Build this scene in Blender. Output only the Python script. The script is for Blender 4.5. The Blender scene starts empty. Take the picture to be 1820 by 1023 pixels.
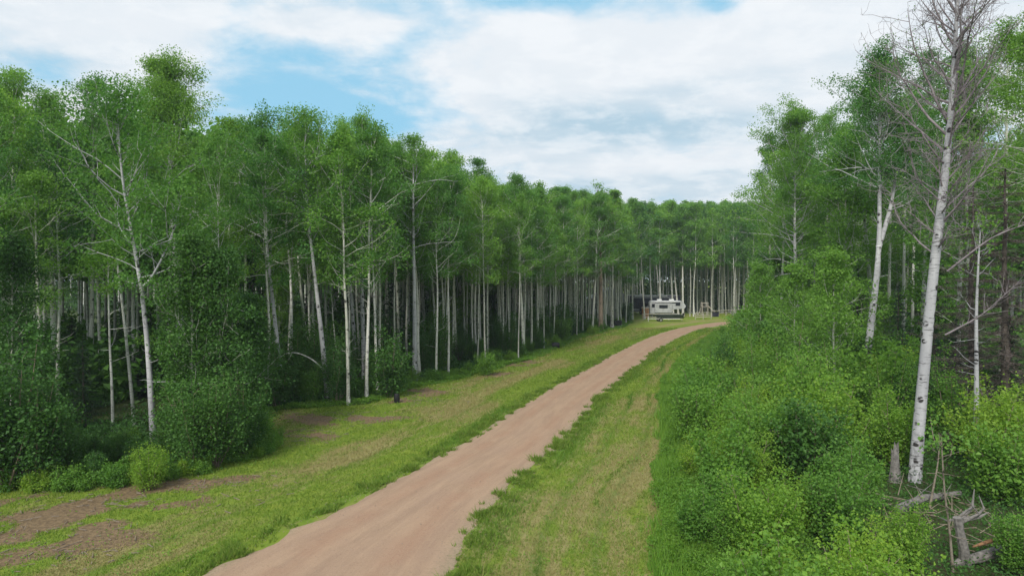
import bpy, math, random
import numpy as np

# ------------------------------------------------------------------ camera, sky, sun, exposure
scene = bpy.context.scene
F = 1213.0; CX = 910.0; HY = 500.0; CH = 6.5       # focal length, centre, horizon row (photo pixels); camera height in m
cam_d = bpy.data.cameras.new("camera"); cam = bpy.data.objects.new("camera", cam_d)
scene.collection.objects.link(cam); scene.camera = cam
cam_d.sensor_width = 36.0; cam_d.lens = 24.0
cam_d.clip_start = 0.1; cam_d.clip_end = 20000
cam.location = (0, 0, CH)
cam.rotation_euler = (math.radians(90 - 0.54), 0, 0)

SUN_EL, SUN_AZ = 40.0, 200.0                       # azimuth clockwise from +Y; behind the camera, a little to the left
sun_d = bpy.data.lights.new("sun", 'SUN'); sun = bpy.data.objects.new("sun", sun_d)
scene.collection.objects.link(sun)
sun_d.energy = 2.7; sun_d.angle = math.radians(12); sun_d.color = (1.0, 0.95, 0.86)
sun.rotation_euler = (math.radians(90 - SUN_EL), 0, math.radians(180 - SUN_AZ))
vs = scene.view_settings
vs.view_transform = 'Standard'; vs.look = 'None'; vs.exposure = 0.43; vs.gamma = 1.0; vs.use_curve_mapping = False
scene.cycles.max_bounces = 6; scene.cycles.diffuse_bounces = 3; scene.cycles.transmission_bounces = 4
scene.cycles.transparent_max_bounces = 8

class NT:
    """small helper round a node tree"""
    def __init__(s, nt): s.nt = nt; nt.nodes.clear()
    def n(s, t, **k):
        nd = s.nt.nodes.new(t)
        for a, v in k.items(): setattr(nd, a, v)
        return nd
    def l(s, a, b): s.nt.links.new(a, b)
    def put(s, sock, v):
        if isinstance(v, bpy.types.NodeSocket): s.l(v, sock)
        else: sock.default_value = v
    def m(s, op, a, b=0.0, c=None, clamp=False):
        nd = s.n('ShaderNodeMath', operation=op, use_clamp=clamp)
        s.put(nd.inputs[0], a); s.put(nd.inputs[1], b)
        if c is not None: s.put(nd.inputs[2], c)
        return nd.outputs[0]
    def mix(s, f, a, b, mode='MIX'):
        nd = s.n('ShaderNodeMix', data_type='RGBA', blend_type=mode, clamp_factor=True)
        s.put(nd.inputs[0], f)
        for i, v in ((6, a), (7, b)):
            s.put(nd.inputs[i], v if isinstance(v, bpy.types.NodeSocket) else (*v[:3], 1))
        return nd.outputs[2]
    def step(s, v, lo, hi):
        nd = s.n('ShaderNodeMapRange', interpolation_type='SMOOTHSTEP')
        s.put(nd.inputs[0], v); nd.inputs[1].default_value = lo; nd.inputs[2].default_value = hi
        return nd.outputs[0]
    def noise(s, vec, scale, detail=4, rough=0.55, dist=0.0):
        nd = s.n('ShaderNodeTexNoise'); nd.inputs['Scale'].default_value = scale
        nd.inputs['Detail'].default_value = detail; nd.inputs['Roughness'].default_value = rough
        nd.inputs['Distortion'].default_value = dist
        if vec is not None: s.l(vec, nd.inputs['Vector'])
        return nd.outputs['Fac']
    def vec(s, x, y, z):
        nd = s.n('ShaderNodeCombineXYZ')
        for i, v in enumerate((x, y, z)): s.put(nd.inputs[i], v)
        return nd.outputs[0]
    def vmul(s, v, k):
        nd = s.n('ShaderNodeVectorMath', operation='MULTIPLY'); s.l(v, nd.inputs[0]); nd.inputs[1].default_value = k
        return nd.outputs[0]
    def attr(s, name):
        return s.n('ShaderNodeAttribute', attribute_name=name).outputs['Fac']

world = bpy.data.worlds.new("World"); scene.world = world; world.use_nodes = True
def build_world():
    t = NT(world.node_tree)
    sky = t.n('ShaderNodeTexSky', sky_type='NISHITA'); sky.sun_disc = False
    sky.sun_elevation = math.radians(SUN_EL); sky.sun_rotation = math.radians(SUN_AZ)
    sky.air_density = 1.0; sky.dust_density = 0.6; sky.ozone_density = 1.2
    co = t.n('ShaderNodeTexCoord').outputs['Generated']
    sp = t.n('ShaderNodeSeparateXYZ'); t.l(co, sp.inputs[0])
    X, Y, Z = sp.outputs
    zc = t.m('ADD', t.m('MAXIMUM', Z, 0.0), 0.16)
    P = t.vec(t.m('DIVIDE', X, zc), t.m('DIVIDE', Y, zc), 0.0)           # a cloud layer seen in perspective
    n1 = t.noise(P, 1.35, 10, 0.60, 0.25)
    n2 = t.noise(t.vmul(P, (1.0, 1.8, 1)), 1.3, 9, 0.62, 0.2)
    n3 = t.noise(P, 4.2, 9, 0.66, 0.2)
    ay = t.m('MAXIMUM', t.m('ABSOLUTE', Y), 0.05)
    U = t.m('DIVIDE', X, ay); V = t.m('DIVIDE', Z, ay)
    def blob(px, py, rx, ry, ang=0):
        cu, cv = (px - CX) / F, (HY - py) / F; a = math.radians(ang); c, s_ = math.cos(a), math.sin(a)
        du = t.m('SUBTRACT', U, cu); dv = t.m('SUBTRACT', V, cv)
        p = t.m('ADD', t.m('MULTIPLY', du, c * F / rx), t.m('MULTIPLY', dv, s_ * F / rx))
        q = t.m('ADD', t.m('MULTIPLY', du, -s_ * F / ry), t.m('MULTIPLY', dv, c * F / ry))
        r2 = t.m('ADD', t.m('MULTIPLY', p, p), t.m('MULTIPLY', q, q))
        return t.m('EXPONENT', t.m('MULTIPLY', r2, -1.0))
    def total(bl):
        r = None
        for w, b in bl:
            v = t.m('MULTIPLY', blob(*b), w); r = v if r is None else t.m('ADD', r, v)
        return r
    # openings in the cloud layer (bearing and height of each), then the thicker banks
    gap = total([(0.44, (590, 160, 290, 85, -16)), (0.30, (470, 220, 120, 70, 0)), (0.34, (690, 95, 130, 26, 25)), (0.34, (640, 205, 120, 45, 10)),
                 (0.34, (980, 8, 210, 22, 0)), (0.42, (1275, 12, 45, 22, 0)), (0.24, (60, 120, 110, 34, 0)), (0.26, (430, 30, 50, 60, 0)),
                 (-0.30, (180, 40, 200, 60, 0)), (-0.32, (560, 45, 120, 24, 0)), (-0.22, (640, 110, 60, 25, 20)), (-0.35, (1050, 130, 330, 80, 5)), (-0.2, (640, 165, 90, 12, -20)),
                 (-0.25, (1400, 90, 260, 80, 0)), (-0.2, (1050, 300, 380, 110, 0)), (-0.18, (120, 190, 160, 40, 0))])
    dens = t.m('SUBTRACT', t.m('ADD', t.m('MULTIPLY', n1, 1.25), t.m('MULTIPLY', n3, 0.85)), gap)
    cover = t.step(dens, 0.58, 1.13)
    shade = total([(0.75, (1150, 235, 330, 34, 0)), (0.5, (1000, 200, 200, 30, -8)), (0.45, (1260, 150, 240, 26, 10)), (0.5, (900, 330, 240, 40, 0)), (0.5, (1260, 330, 220, 40, 0)),
                   (0.5, (60, 115, 160, 28, 0)), (-0.5, (1180, 290, 260, 18, 6)), (-0.6, (1050, 70, 330, 60, 0))])
    sh = t.step(t.m('ADD', t.m('MULTIPLY', n2, 0.75), t.m('MULTIPLY', shade, 0.40)), 0.27, 0.80)
    lit = (6.6, 7.0, 7.4); under = (3.7, 5.1, 6.1)
    ccol = t.mix(sh, lit, under)
    puff = t.step(n3, 0.42, 0.62)
    ccol = t.mix(t.m('MULTIPLY', puff, 0.5), ccol, (7.6, 7.8, 8.0))
    blue = t.mix(0.88, sky.outputs[0], (2.5, 5.2, 7.0))                  # thin high veil over the Nishita blue
    col = t.mix(cover, blue, ccol)
    bg = t.n('ShaderNodeBackground'); bg.inputs['Strength'].default_value = 0.095
    t.l(col, bg.inputs['Color'])
    out = t.n('ShaderNodeOutputWorld'); t.l(bg.outputs[0], out.inputs[0])
build_world()

rng = np.random.default_rng(11); random.seed(11)
PI = math.pi
col = scene.collection

def gp(x, y):                                   # a photo pixel of the ground -> world x, y
    d = F * CH / (y - HY); return (x - CX) * d / F, d
def wz(y, d): return CH - (y - HY) * d / F      # height of pixel row y at distance d
def wx(x, d): return (x - CX) * d / F

# ------------------------------------------------------------------ mesh helpers
class MB:
    def __init__(s): s.V = []; s.Q = []; s.T = []; s.n = 0
    def add(s, V, Q=None, T=None):
        V = np.asarray(V, float).reshape(-1, 3)
        if Q is not None and len(Q): s.Q.append(np.asarray(Q, int).reshape(-1, 4) + s.n)
        if T is not None and len(T): s.T.append(np.asarray(T, int).reshape(-1, 3) + s.n)
        s.V.append(V); s.n += len(V); return s
    def box(s, c, size, rz=0.0, rx=0.0, ry=0.0):
        x, y, z = [k / 2 for k in size]
        V = np.array([(i * x, j * y, k * z) for i in (-1, 1) for j in (-1, 1) for k in (-1, 1)])
        for ang, (a, b) in ((rx, (1, 2)), (ry, (2, 0)), (rz, (0, 1))):
            if ang:
                ca, sa = math.cos(ang), math.sin(ang); W = V.copy()
                W[:, a] = V[:, a] * ca - V[:, b] * sa; W[:, b] = V[:, a] * sa + V[:, b] * ca; V = W
        return s.add(V + np.array(c), [(0, 1, 3, 2), (4, 6, 7, 5), (0, 4, 5, 1), (2, 3, 7, 6), (0, 2, 6, 4), (1, 5, 7, 3)])
    def prism(s, prof, y0, y1):                  # an x-z outline (counter-clockwise) extruded along y
        n = len(prof); V = [(x, y, z) for y in (y0, y1) for x, z in prof]
        Q = [(i, (i + 1) % n, n + (i + 1) % n, n + i) for i in range(n)]
        cx = sum(p[0] for p in prof) / n; cz = sum(p[1] for p in prof) / n
        V += [(cx, y0, cz), (cx, y1, cz)]
        T = [(2 * n, (i + 1) % n, i) for i in range(n)] + [(2 * n + 1, n + i, n + (i + 1) % n) for i in range(n)]
        return s.add(V, Q, T)
    def tube(s, pts, rad, k=6, cap=True):
        V, Q, T = tube_geo(np.asarray(pts, float), np.asarray(rad, float) * np.ones(len(pts)), k, cap); return s.add(V, Q, T)
    def mesh(s, name, mat, smooth=False):
        V = np.concatenate(s.V) if s.V else np.zeros((0, 3))
        Q = np.concatenate(s.Q) if s.Q else np.zeros((0, 4), int)
        T = np.concatenate(s.T) if s.T else np.zeros((0, 3), int)
        me = bpy.data.meshes.new(name)
        me.vertices.add(len(V)); me.vertices.foreach_set('co', V.ravel().astype(np.float32))
        me.loops.add(4 * len(Q) + 3 * len(T)); me.loops.foreach_set('vertex_index', np.concatenate([Q.ravel(), T.ravel()]).astype(np.int32))
        me.polygons.add(len(Q) + len(T))
        st = np.concatenate([np.arange(len(Q)) * 4, 4 * len(Q) + np.arange(len(T)) * 3])
        me.polygons.foreach_set('loop_start', st.astype(np.int32))
        me.polygons.foreach_set('use_smooth', np.full(len(Q) + len(T), smooth))
        me.update(calc_edges=True)
        if mat is not None: me.materials.append(mat)
        return me
    def obj(s, name, mat, parent=None, smooth=False):
        return link(name, s.mesh(name, mat, smooth), parent)

def link(name, me, parent=None):
    o = bpy.data.objects.new(name, me); col.objects.link(o)
    if parent is not None: o.parent = parent
    return o
def tag(o, label=None, cat=None, group=None, kind=None):
    if label: o['label'] = label
    if cat: o['category'] = cat
    if group: o['group'] = group
    if kind: o['kind'] = kind
    return o
def thing(name, label, cat, loc=(0, 0, 0), rz=0.0, group=None):
    o = bpy.data.objects.new(name, None); col.objects.link(o); o.empty_display_size = 0.3
    o.location = loc; o.rotation_euler = (0, 0, rz); return tag(o, label, cat, group)

def tube_geo(P, R, k, cap=True):
    n = len(P); Tn = np.gradient(P, axis=0); Tn /= np.linalg.norm(Tn, axis=1)[:, None] + 1e-9
    ref = np.array([1.0, 0, 0]) if abs(Tn[0][0]) < 0.8 else np.array([0, 1.0, 0])
    A = np.cross(Tn, ref); A /= np.linalg.norm(A, axis=1)[:, None] + 1e-9; B = np.cross(Tn, A)
    th = np.arange(k) * 2 * PI / k
    V = P[:, None, :] + R[:, None, None] * (np.cos(th)[None, :, None] * A[:, None, :] + np.sin(th)[None, :, None] * B[:, None, :])
    i = np.arange(n - 1)[:, None] * k; j = np.arange(k)[None, :]; j2 = (j + 1) % k
    Q = np.stack([i + j, i + k + j, i + k + j2, i + j2], -1).reshape(-1, 4)
    V = V.reshape(-1, 3); T = None
    if cap:
        V = np.concatenate([V, P[:1], P[-1:]]); a = n * k; b = a + 1; e = (n - 1) * k
        T = [(a, (q + 1) % k, q) for q in range(k)][::-1] + [(b, e + q, e + (q + 1) % k) for q in range(k)]
    return V, Q, T

def leaves(C, size, rg, up=0.35, aspect=0.8, out=None):
    """one four-cornered leaf per centre, tilted every way but mostly facing up or outward"""
    n = len(C); N = rg.normal(size=(n, 3)); N[:, 2] = np.abs(N[:, 2]) + up
    if out is not None: N += out
    N /= np.linalg.norm(N, axis=1)[:, None]
    A = np.cross(N, rg.normal(size=(n, 3))); A /= np.linalg.norm(A, axis=1)[:, None] + 1e-9
    B = np.cross(N, A); s = (size * rg.uniform(0.65, 1.25, n))[:, None] * 0.5
    dr = N * s * 0.35
    V = np.stack([C + A * s, C + B * s * aspect + dr, C - A * s, C - B * s * aspect + dr], 1).reshape(-1, 3)
    return V, np.arange(4 * n).reshape(-1, 4)

def vnoise(x, y, scale, seed=0, octv=4):
    """value noise on arrays"""
    r = np.random.default_rng(seed); tot = np.zeros_like(x, float); amp = 1.0; s = 0.0
    for o in range(octv):
        g = r.random((64, 64)); u = x / scale * 2 ** o + 17.3 * o; v = y / scale * 2 ** o + 5.1 * o
        i = np.floor(u).astype(int); j = np.floor(v).astype(int); fu = u - i; fv = v - j
        fu = fu * fu * (3 - 2 * fu); fv = fv * fv * (3 - 2 * fv)
        a = g[i % 64, j % 64]; b = g[(i + 1) % 64, j % 64]; c = g[i % 64, (j + 1) % 64]; d = g[(i + 1) % 64, (j + 1) % 64]
        tot += amp * (a * (1 - fu) * (1 - fv) + b * fu * (1 - fv) + c * (1 - fu) * fv + d * fu * fv); s += amp; amp *= 0.5
    return tot / s
def sstep(v, a, b):
    t = np.clip((v - a) / (b - a), 0, 1); return t * t * (3 - 2 * t)

# ------------------------------------------------------------------ materials
def new_mat(name):
    m = bpy.data.materials.new(name); m.use_nodes = True; return m, NT(m.node_tree)
def finish(t, base, rough=0.8, bump=None, bstr=0.3, bdist=0.02, metal=0.0, spec=0.3):
    p = t.n('ShaderNodeBsdfPrincipled'); t.put(p.inputs['Base Color'], base if isinstance(base, bpy.types.NodeSocket) else (*base, 1))
    t.put(p.inputs['Roughness'], rough); p.inputs['Metallic'].default_value = metal; p.inputs['Specular IOR Level'].default_value = spec
    if bump is not None:
        b = t.n('ShaderNodeBump'); b.inputs['Strength'].default_value = bstr; b.inputs['Distance'].default_value = bdist
        t.l(bump, b.inputs['Height']); t.l(b.outputs[0], p.inputs['Normal'])
    o = t.n('ShaderNodeOutputMaterial'); t.l(p.outputs[0], o.inputs[0]); return p

def leaf_mat(name, a, b, c, transl=0.35, rnd=0.5):
    """a, b: leaf greens mixed leaf by leaf; c: the tone some whole plants lean to"""
    m, t = new_mat(name)
    ri = t.n('ShaderNodeNewGeometry').outputs['Random Per Island']
    oi = t.n('ShaderNodeObjectInfo'); orr = oi.outputs['Random']
    base = t.mix(ri, a, b)
    oc = t.n('ShaderNodeTexCoord').outputs['Object']
    big = t.noise(oc, 0.45, 2)
    base = t.mix(t.m('MULTIPLY', t.m('ADD', orr, t.m('SUBTRACT', big, 0.5)), rnd), base, c)
    d = t.n('ShaderNodeBsdfPrincipled'); t.l(base, d.inputs['Base Color']); d.inputs['Roughness'].default_value = 0.55
    d.inputs['Specular IOR Level'].default_value = 0.3
    tr = t.n('ShaderNodeBsdfTranslucent')
    t.l(t.mix(0.6, base, t.mix(1.0, base, (1.5, 1.5, 0.5), 'MULTIPLY')), tr.inputs['Color'])
    ms = t.n('ShaderNodeMixShader'); ms.inputs[0].default_value = transl
    t.l(d.outputs[0], ms.inputs[1]); t.l(tr.outputs[0], ms.inputs[2])
    o = t.n('ShaderNodeOutputMaterial'); t.l(ms.outputs[0], o.inputs[0]); return m

def bark_mat(name, white, grey, dark, marks=0.5, rough_low=3.0):
    m, t = new_mat(name)
    oc = t.n('ShaderNodeTexCoord').outputs['Object']; orr = t.n('ShaderNodeObjectInfo').outputs['Random']
    off = t.n('ShaderNodeVectorMath', operation='ADD'); t.l(oc, off.inputs[0])
    t.l(t.vec(0.0, 0.0, t.m('MULTIPLY', orr, 37.0)), off.inputs[1]); P = off.outputs[0]
    base = t.mix(t.step(t.noise(t.vmul(P, (2.5, 2.5, 0.5)), 1.0, 4), 0.3, 0.7), white, grey)
    base = t.mix(t.m('MULTIPLY', orr, 0.45), base, grey)
    lines = t.step(t.noise(t.vmul(P, (3, 3, 26)), 1.0, 3, 0.6), 0.56, 0.66)
    base = t.mix(t.m('MULTIPLY', lines, 0.68), base, dark)
    vo = t.n('ShaderNodeTexVoronoi'); vo.inputs['Scale'].default_value = 1.0
    t.l(t.vmul(P, (3.2, 3.2, 2.6)), vo.inputs['Vector'])
    eyes = t.m('SUBTRACT', 1.0, t.step(vo.outputs['Distance'], 0.20, 0.34))
    eyes = t.m('MULTIPLY', eyes, t.step(t.noise(t.vmul(P, (4, 4, 14)), 1.0, 2), 0.40, 0.52))
    base = t.mix(t.m('MULTIPLY', eyes, marks * 1.8, clamp=True), base, dark)
    sp = t.n('ShaderNodeSeparateXYZ'); t.l(oc, sp.inputs[0])
    low = t.m('MULTIPLY', t.m('SUBTRACT', 1.0, t.step(sp.outputs[2], 0.2, rough_low)), t.step(t.noise(t.vmul(P, (9, 9, 5)), 1.0, 4), 0.42, 0.6))
    base = t.mix(t.m('MULTIPLY', low, 0.55), base, dark)
    finish(t, base, 0.8, t.noise(t.vmul(P, (12, 12, 16)), 1.0, 4), 0.5, 0.02, spec=0.2); return m

M = {}
M['aspen_leaf'] = leaf_mat('aspen_leaf', (0.130, 0.290, 0.042), (0.270, 0.465, 0.080), (0.060, 0.190, 0.052), 0.5, 0.8)
M['poplar_leaf'] = leaf_mat('poplar_leaf', (0.115, 0.250, 0.040), (0.225, 0.400, 0.070), (0.130, 0.290, 0.045), 0.45)
M['shrub_leaf'] = leaf_mat('shrub_leaf', (0.095, 0.220, 0.030), (0.200, 0.370, 0.052), (0.075, 0.200, 0.034), 0.42, 0.6)
M['bright_leaf'] = leaf_mat('bright_leaf', (0.150, 0.290, 0.028), (0.300, 0.440, 0.055), (0.11, 0.28, 0.04), 0.45, 0.5)
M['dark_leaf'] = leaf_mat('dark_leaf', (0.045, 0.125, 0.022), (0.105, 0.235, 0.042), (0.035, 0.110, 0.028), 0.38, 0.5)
M['weed_leaf'] = leaf_mat('weed_leaf', (0.105, 0.240, 0.030), (0.220, 0.380, 0.055), (0.115, 0.25, 0.035), 0.45, 0.6)
M['needles'] = leaf_mat('needles', (0.012, 0.040, 0.014), (0.030, 0.075, 0.024), (0.014, 0.045, 0.022), 0.1)
M['dead_needles'] = leaf_mat('dead_needles', (0.085, 0.065, 0.060), (0.17, 0.14, 0.125), (0.10, 0.08, 0.075), 0.1)
M['pale_bark'] = bark_mat('pale_bark', (0.60, 0.60, 0.55), (0.40, 0.41, 0.35), (0.035, 0.03, 0.028))
M['birch_bark'] = bark_mat('birch_bark', (0.53, 0.53, 0.54), (0.33, 0.33, 0.35), (0.03, 0.027, 0.027), 0.6, 2.5)
M['far_bark'] = bark_mat('far_bark', (0.72, 0.71, 0.68), (0.50, 0.50, 0.44), (0.06, 0.055, 0.05), 0.3, 1.5)
M['brown_bark'] = bark_mat('brown_bark', (0.36, 0.28, 0.22), (0.22, 0.17, 0.13), (0.05, 0.04, 0.03), 0.3)
M['dark_bark'] = bark_mat('dark_bark', (0.12, 0.10, 0.085), (0.07, 0.06, 0.05), (0.02, 0.017, 0.015), 0.3)
M['dead_twig'] = bark_mat('dead_twig', (0.30, 0.26, 0.28), (0.18, 0.155, 0.165), (0.05, 0.04, 0.04), 0.2)

def plain(name, c, rough=0.6, metal=0.0, var=0.25, scale=6.0, spec=0.4, bstr=0.1):
    m, t = new_mat(name); oc = t.n('ShaderNodeTexCoord').outputs['Object']
    n = t.noise(oc, scale, 5); dk = tuple(v * (1 - var) for v in c)
    finish(t, t.mix(t.step(n, 0.35, 0.7), c, dk), rough, n, bstr, 0.01, metal, spec); return m
M['white_paint'] = plain('white_paint', (0.72, 0.72, 0.70), 0.4)
M['grey_panel'] = plain('grey_panel', (0.50, 0.52, 0.55), 0.4, var=0.12)
M['dark_panel'] = plain('dark_panel', (0.025, 0.025, 0.045), 0.3)
M['blue_grey'] = plain('blue_grey', (0.30, 0.35, 0.42), 0.5)
M['glass'] = plain('glass', (0.02, 0.024, 0.03), 0.12, spec=0.6)
M['rubber'] = plain('rubber', (0.02, 0.02, 0.02), 0.8)
M['steel'] = plain('steel', (0.45, 0.46, 0.47), 0.35, 0.6)
M['orange_wood'] = plain('orange_wood', (0.42, 0.20, 0.09), 0.7, scale=3)
M['old_wood'] = plain('old_wood', (0.42, 0.38, 0.33), 0.85, var=0.45, scale=9)
M['rail_wood'] = plain('rail_wood', (0.50, 0.47, 0.40), 0.8, var=0.3)
M['black_plastic'] = plain('black_plastic', (0.012, 0.012, 0.014), 0.5)
M['rotten_wood'] = plain('rotten_wood', (0.27, 0.145, 0.075), 0.9, var=0.5, scale=14, bstr=0.6)
M['dead_stem'] = bark_mat('dead_stem', (0.30, 0.26, 0.20), (0.20, 0.17, 0.14), (0.05, 0.04, 0.03), 0.3)
M['grey_wood'] = plain('grey_wood', (0.21, 0.195, 0.185), 0.9, var=0.5, scale=12, bstr=0.6)
M['boat_green'] = plain('boat_green', (0.035, 0.05, 0.045), 0.4)
M['roof_grey'] = plain('roof_grey', (0.55, 0.57, 0.62), 0.5)
M['stone'] = plain('stone', (0.33, 0.26, 0.20), 0.9, var=0.4, scale=30)
M['stick'] = plain('stick', (0.26, 0.21, 0.16), 0.9, var=0.4, scale=20)

# ------------------------------------------------------------------ road centre line, wood edges
cpx = [(580, 1023), (671, 950), (740, 900), (812, 850), (893, 800), (955, 750), (1017, 700), (1094, 650), (1140, 620), (1180, 600), (1222, 585), (1266, 577), (1310, 572)]
cw = [gp(*p) for p in cpx]
cw = [(-9.0, -10.0), (-6.2, 4.0), (-4.9, 11.0)] + cw + [(52.0, 115.0), (70.0, 121.0), (95.0, 126.0), (200.0, 130.0)]
def catmull(P, n=24):
    P = np.array(P, float); P = np.vstack([2 * P[0] - P[1], P, 2 * P[-1] - P[-2]]); out = []
    for i in range(1, len(P) - 2):
        for k in range(n):
            t = k / n; a, b, c, d = P[i - 1:i + 3]
            out.append(0.5 * ((2 * b) + (c - a) * t + (2 * a - 5 * b + 4 * c - d) * t * t + (3 * b - 3 * c + d - a) * t ** 3))
    return np.array(out)
RC = catmull(cw)
RS = np.concatenate([[0], np.cumsum(np.linalg.norm(np.diff(RC, axis=0), axis=1))])
_dense = np.arange(0, RS[-1], 0.5)
RC = np.stack([np.interp(_dense, RS, RC[:, 0]), np.interp(_dense, RS, RC[:, 1])], 1); RS = _dense
for _ in range(30): RC[1:-1] = (RC[:-2] + 2 * RC[1:-1] + RC[2:]) / 4
RT = np.gradient(RC, axis=0); RT /= np.linalg.norm(RT, axis=1)[:, None]; RN = np.stack([RT[:, 1], -RT[:, 0]], 1)   # to the right
HALF = 2.25                                     # half width of the gravel in road units; real metres from rhalf
_hd = np.linspace(0, 200, 401); _hy = np.interp(_hd, RS, RC[:, 1])
def rhalf(v): return np.interp(np.interp(v, _hd, _hy), [10, 15, 17.5, 19.7, 22.5, 31, 45, 65, 100], [2.85, 2.75, 2.35, 2.05, 1.9, 1.78, 1.72, 1.65, 1.6])
def road_uv(x, y):
    sh = x.shape; x = x.ravel(); y = y.ravel(); u = np.empty(len(x)); v = np.empty(len(x))
    for a in range(0, len(x), 20000):
        dx = x[a:a + 20000, None] - RC[None, ::2, 0]; dy = y[a:a + 20000, None] - RC[None, ::2, 1]
        k = np.argmin(dx * dx + dy * dy, 1) * 2; i = np.arange(len(k))
        ex = x[a:a + 20000] - RC[k, 0]; ey = y[a:a + 20000] - RC[k, 1]
        u[a:a + 20000] = ex * RN[k, 0] + ey * RN[k, 1]; v[a:a + 20000] = RS[k] + ex * RT[k, 0] + ey * RT[k, 1]
    h = rhalf(v); u = np.where(np.abs(u) < h, u * HALF / h, np.sign(u) * (np.abs(u) - h + HALF))
    return u.reshape(sh), v.reshape(sh)

LY = [0, 19, 20.5, 21.3, 24.5, 27, 30, 34, 36, 41.5, 44, 51, 58.4, 75, 86.6, 98.6, 112, 119, 131, 200]
LX = [-60, -60, -30, -17, -9.8, -9.5, -11, -12.8, -7.8, -6.4, -4.6, -1.0, 2.0, 6.4, 11.3, 16, 20, 21.6, 22, 30]
RY = [0, 10, 15.4, 23.8, 28.5, 36.2, 45.6, 61.6, 82, 102, 118, 300]
RX = [1.5, 2.6, 3.35, 5.05, 6.4, 7.9, 10.3, 15.6, 23.8, 32.5, 60, 400]
def lx(y): return np.interp(y, LY, LX)
def rx(y): return np.interp(y, RY, RX)
def blobw(X, Y, px, py, a, b, ang=0.0):
    cx, cy = gp(px, py); c, s = math.cos(ang), math.sin(ang)
    p = ((X - cx) * c + (Y - cy) * s) / a; q = (-(X - cx) * s + (Y - cy) * c) / b
    return np.exp(-(p * p + q * q))
DIRT = [(60, 935, 3.2, 1.3, 0.2), (190, 890, 3.2, 0.9, 0.1), (10, 985, 2.6, 0.8, 0.3), (330, 860, 2.4, 0.6, 0.4), (570, 742, 2.2, 1.4, 0.0), (640, 745, 2.2, 0.9, 0.2), (540, 775, 1.3, 1.2, 0.5),
        (760, 695, 1.5, 1.5, 0.5), (740, 712, 1.5, 1.0, 0.5), (925, 646, 1.7, 3.0, -0.3), (880, 668, 0.7, 2.0, -0.5), (160, 712, 3.0, 2.5, 0)]
def ground_masks(X, Y):
    u, v = road_uv(X, Y)
    left = lx(Y); right = rx(Y); w1 = vnoise(X, Y, 2.5, 3) - 0.5
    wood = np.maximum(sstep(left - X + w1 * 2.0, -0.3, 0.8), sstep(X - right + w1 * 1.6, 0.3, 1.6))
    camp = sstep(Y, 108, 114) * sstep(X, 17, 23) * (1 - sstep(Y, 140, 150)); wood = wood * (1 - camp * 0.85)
    dirt = sum(blobw(X, Y, *b) for b in DIRT)
    dirt = np.clip(dirt * (0.1 + 1.7 * sstep(vnoise(X, Y, 0.9, 5), 0.36, 0.62)), 0, 1.2)
    n1 = vnoise(u, v * 0.22, 1.1, 7); n2 = vnoise(X, Y, 5.0, 8)
    dl = X - left                                # distance out from the left wood
    band_l = np.exp(-((-u - 5.6 - (n2 - .5) * 1.5) / 1.5) ** 2) * 0.75 + np.exp(-((-u - 3.5) / 0.35) ** 2) * 0.15
    band_r = (np.exp(-((u - 4.9 + (n2 - .5)) / 1.9) ** 2) * 0.62 + np.exp(-((u - 7.4) / 0.8) ** 2) * 0.4) * (1 - 0.5 * sstep(Y, 45, 70))
    dry = np.where(u < 0, band_l, band_r) + (n1 - 0.5) * 2.0 + (n2 - .5) * 1.1 + 0.20 + 0.5 * (vnoise(X, Y, 0.9, 12) - .5)
    dry = np.clip(dry, 0, 1)
    lush = np.exp(-((np.abs(u) - HALF - 0.55) / (0.35 + 0.9 * n2)) ** 2) * 0.8 * sstep(n1, 0.25, 0.65)
    wv = (n2 - .5) * 1.2
    for uo, wd, k in ((3.9, .16, .9), (5.0, .2, .8), (6.6, .2, .6), (-4.3, .2, .5), (-6.0, .25, .4)): lush = lush + k * np.exp(-((u - uo - wv) / wd) ** 2) * sstep(n1, .3, .6)
    lush = np.clip(lush, 0, 1.1); dry = np.clip(dry - lush * 0.7, 0, 1)
    return u, v, np.clip(wood, 0, 1), dirt, dry, lush

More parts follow.
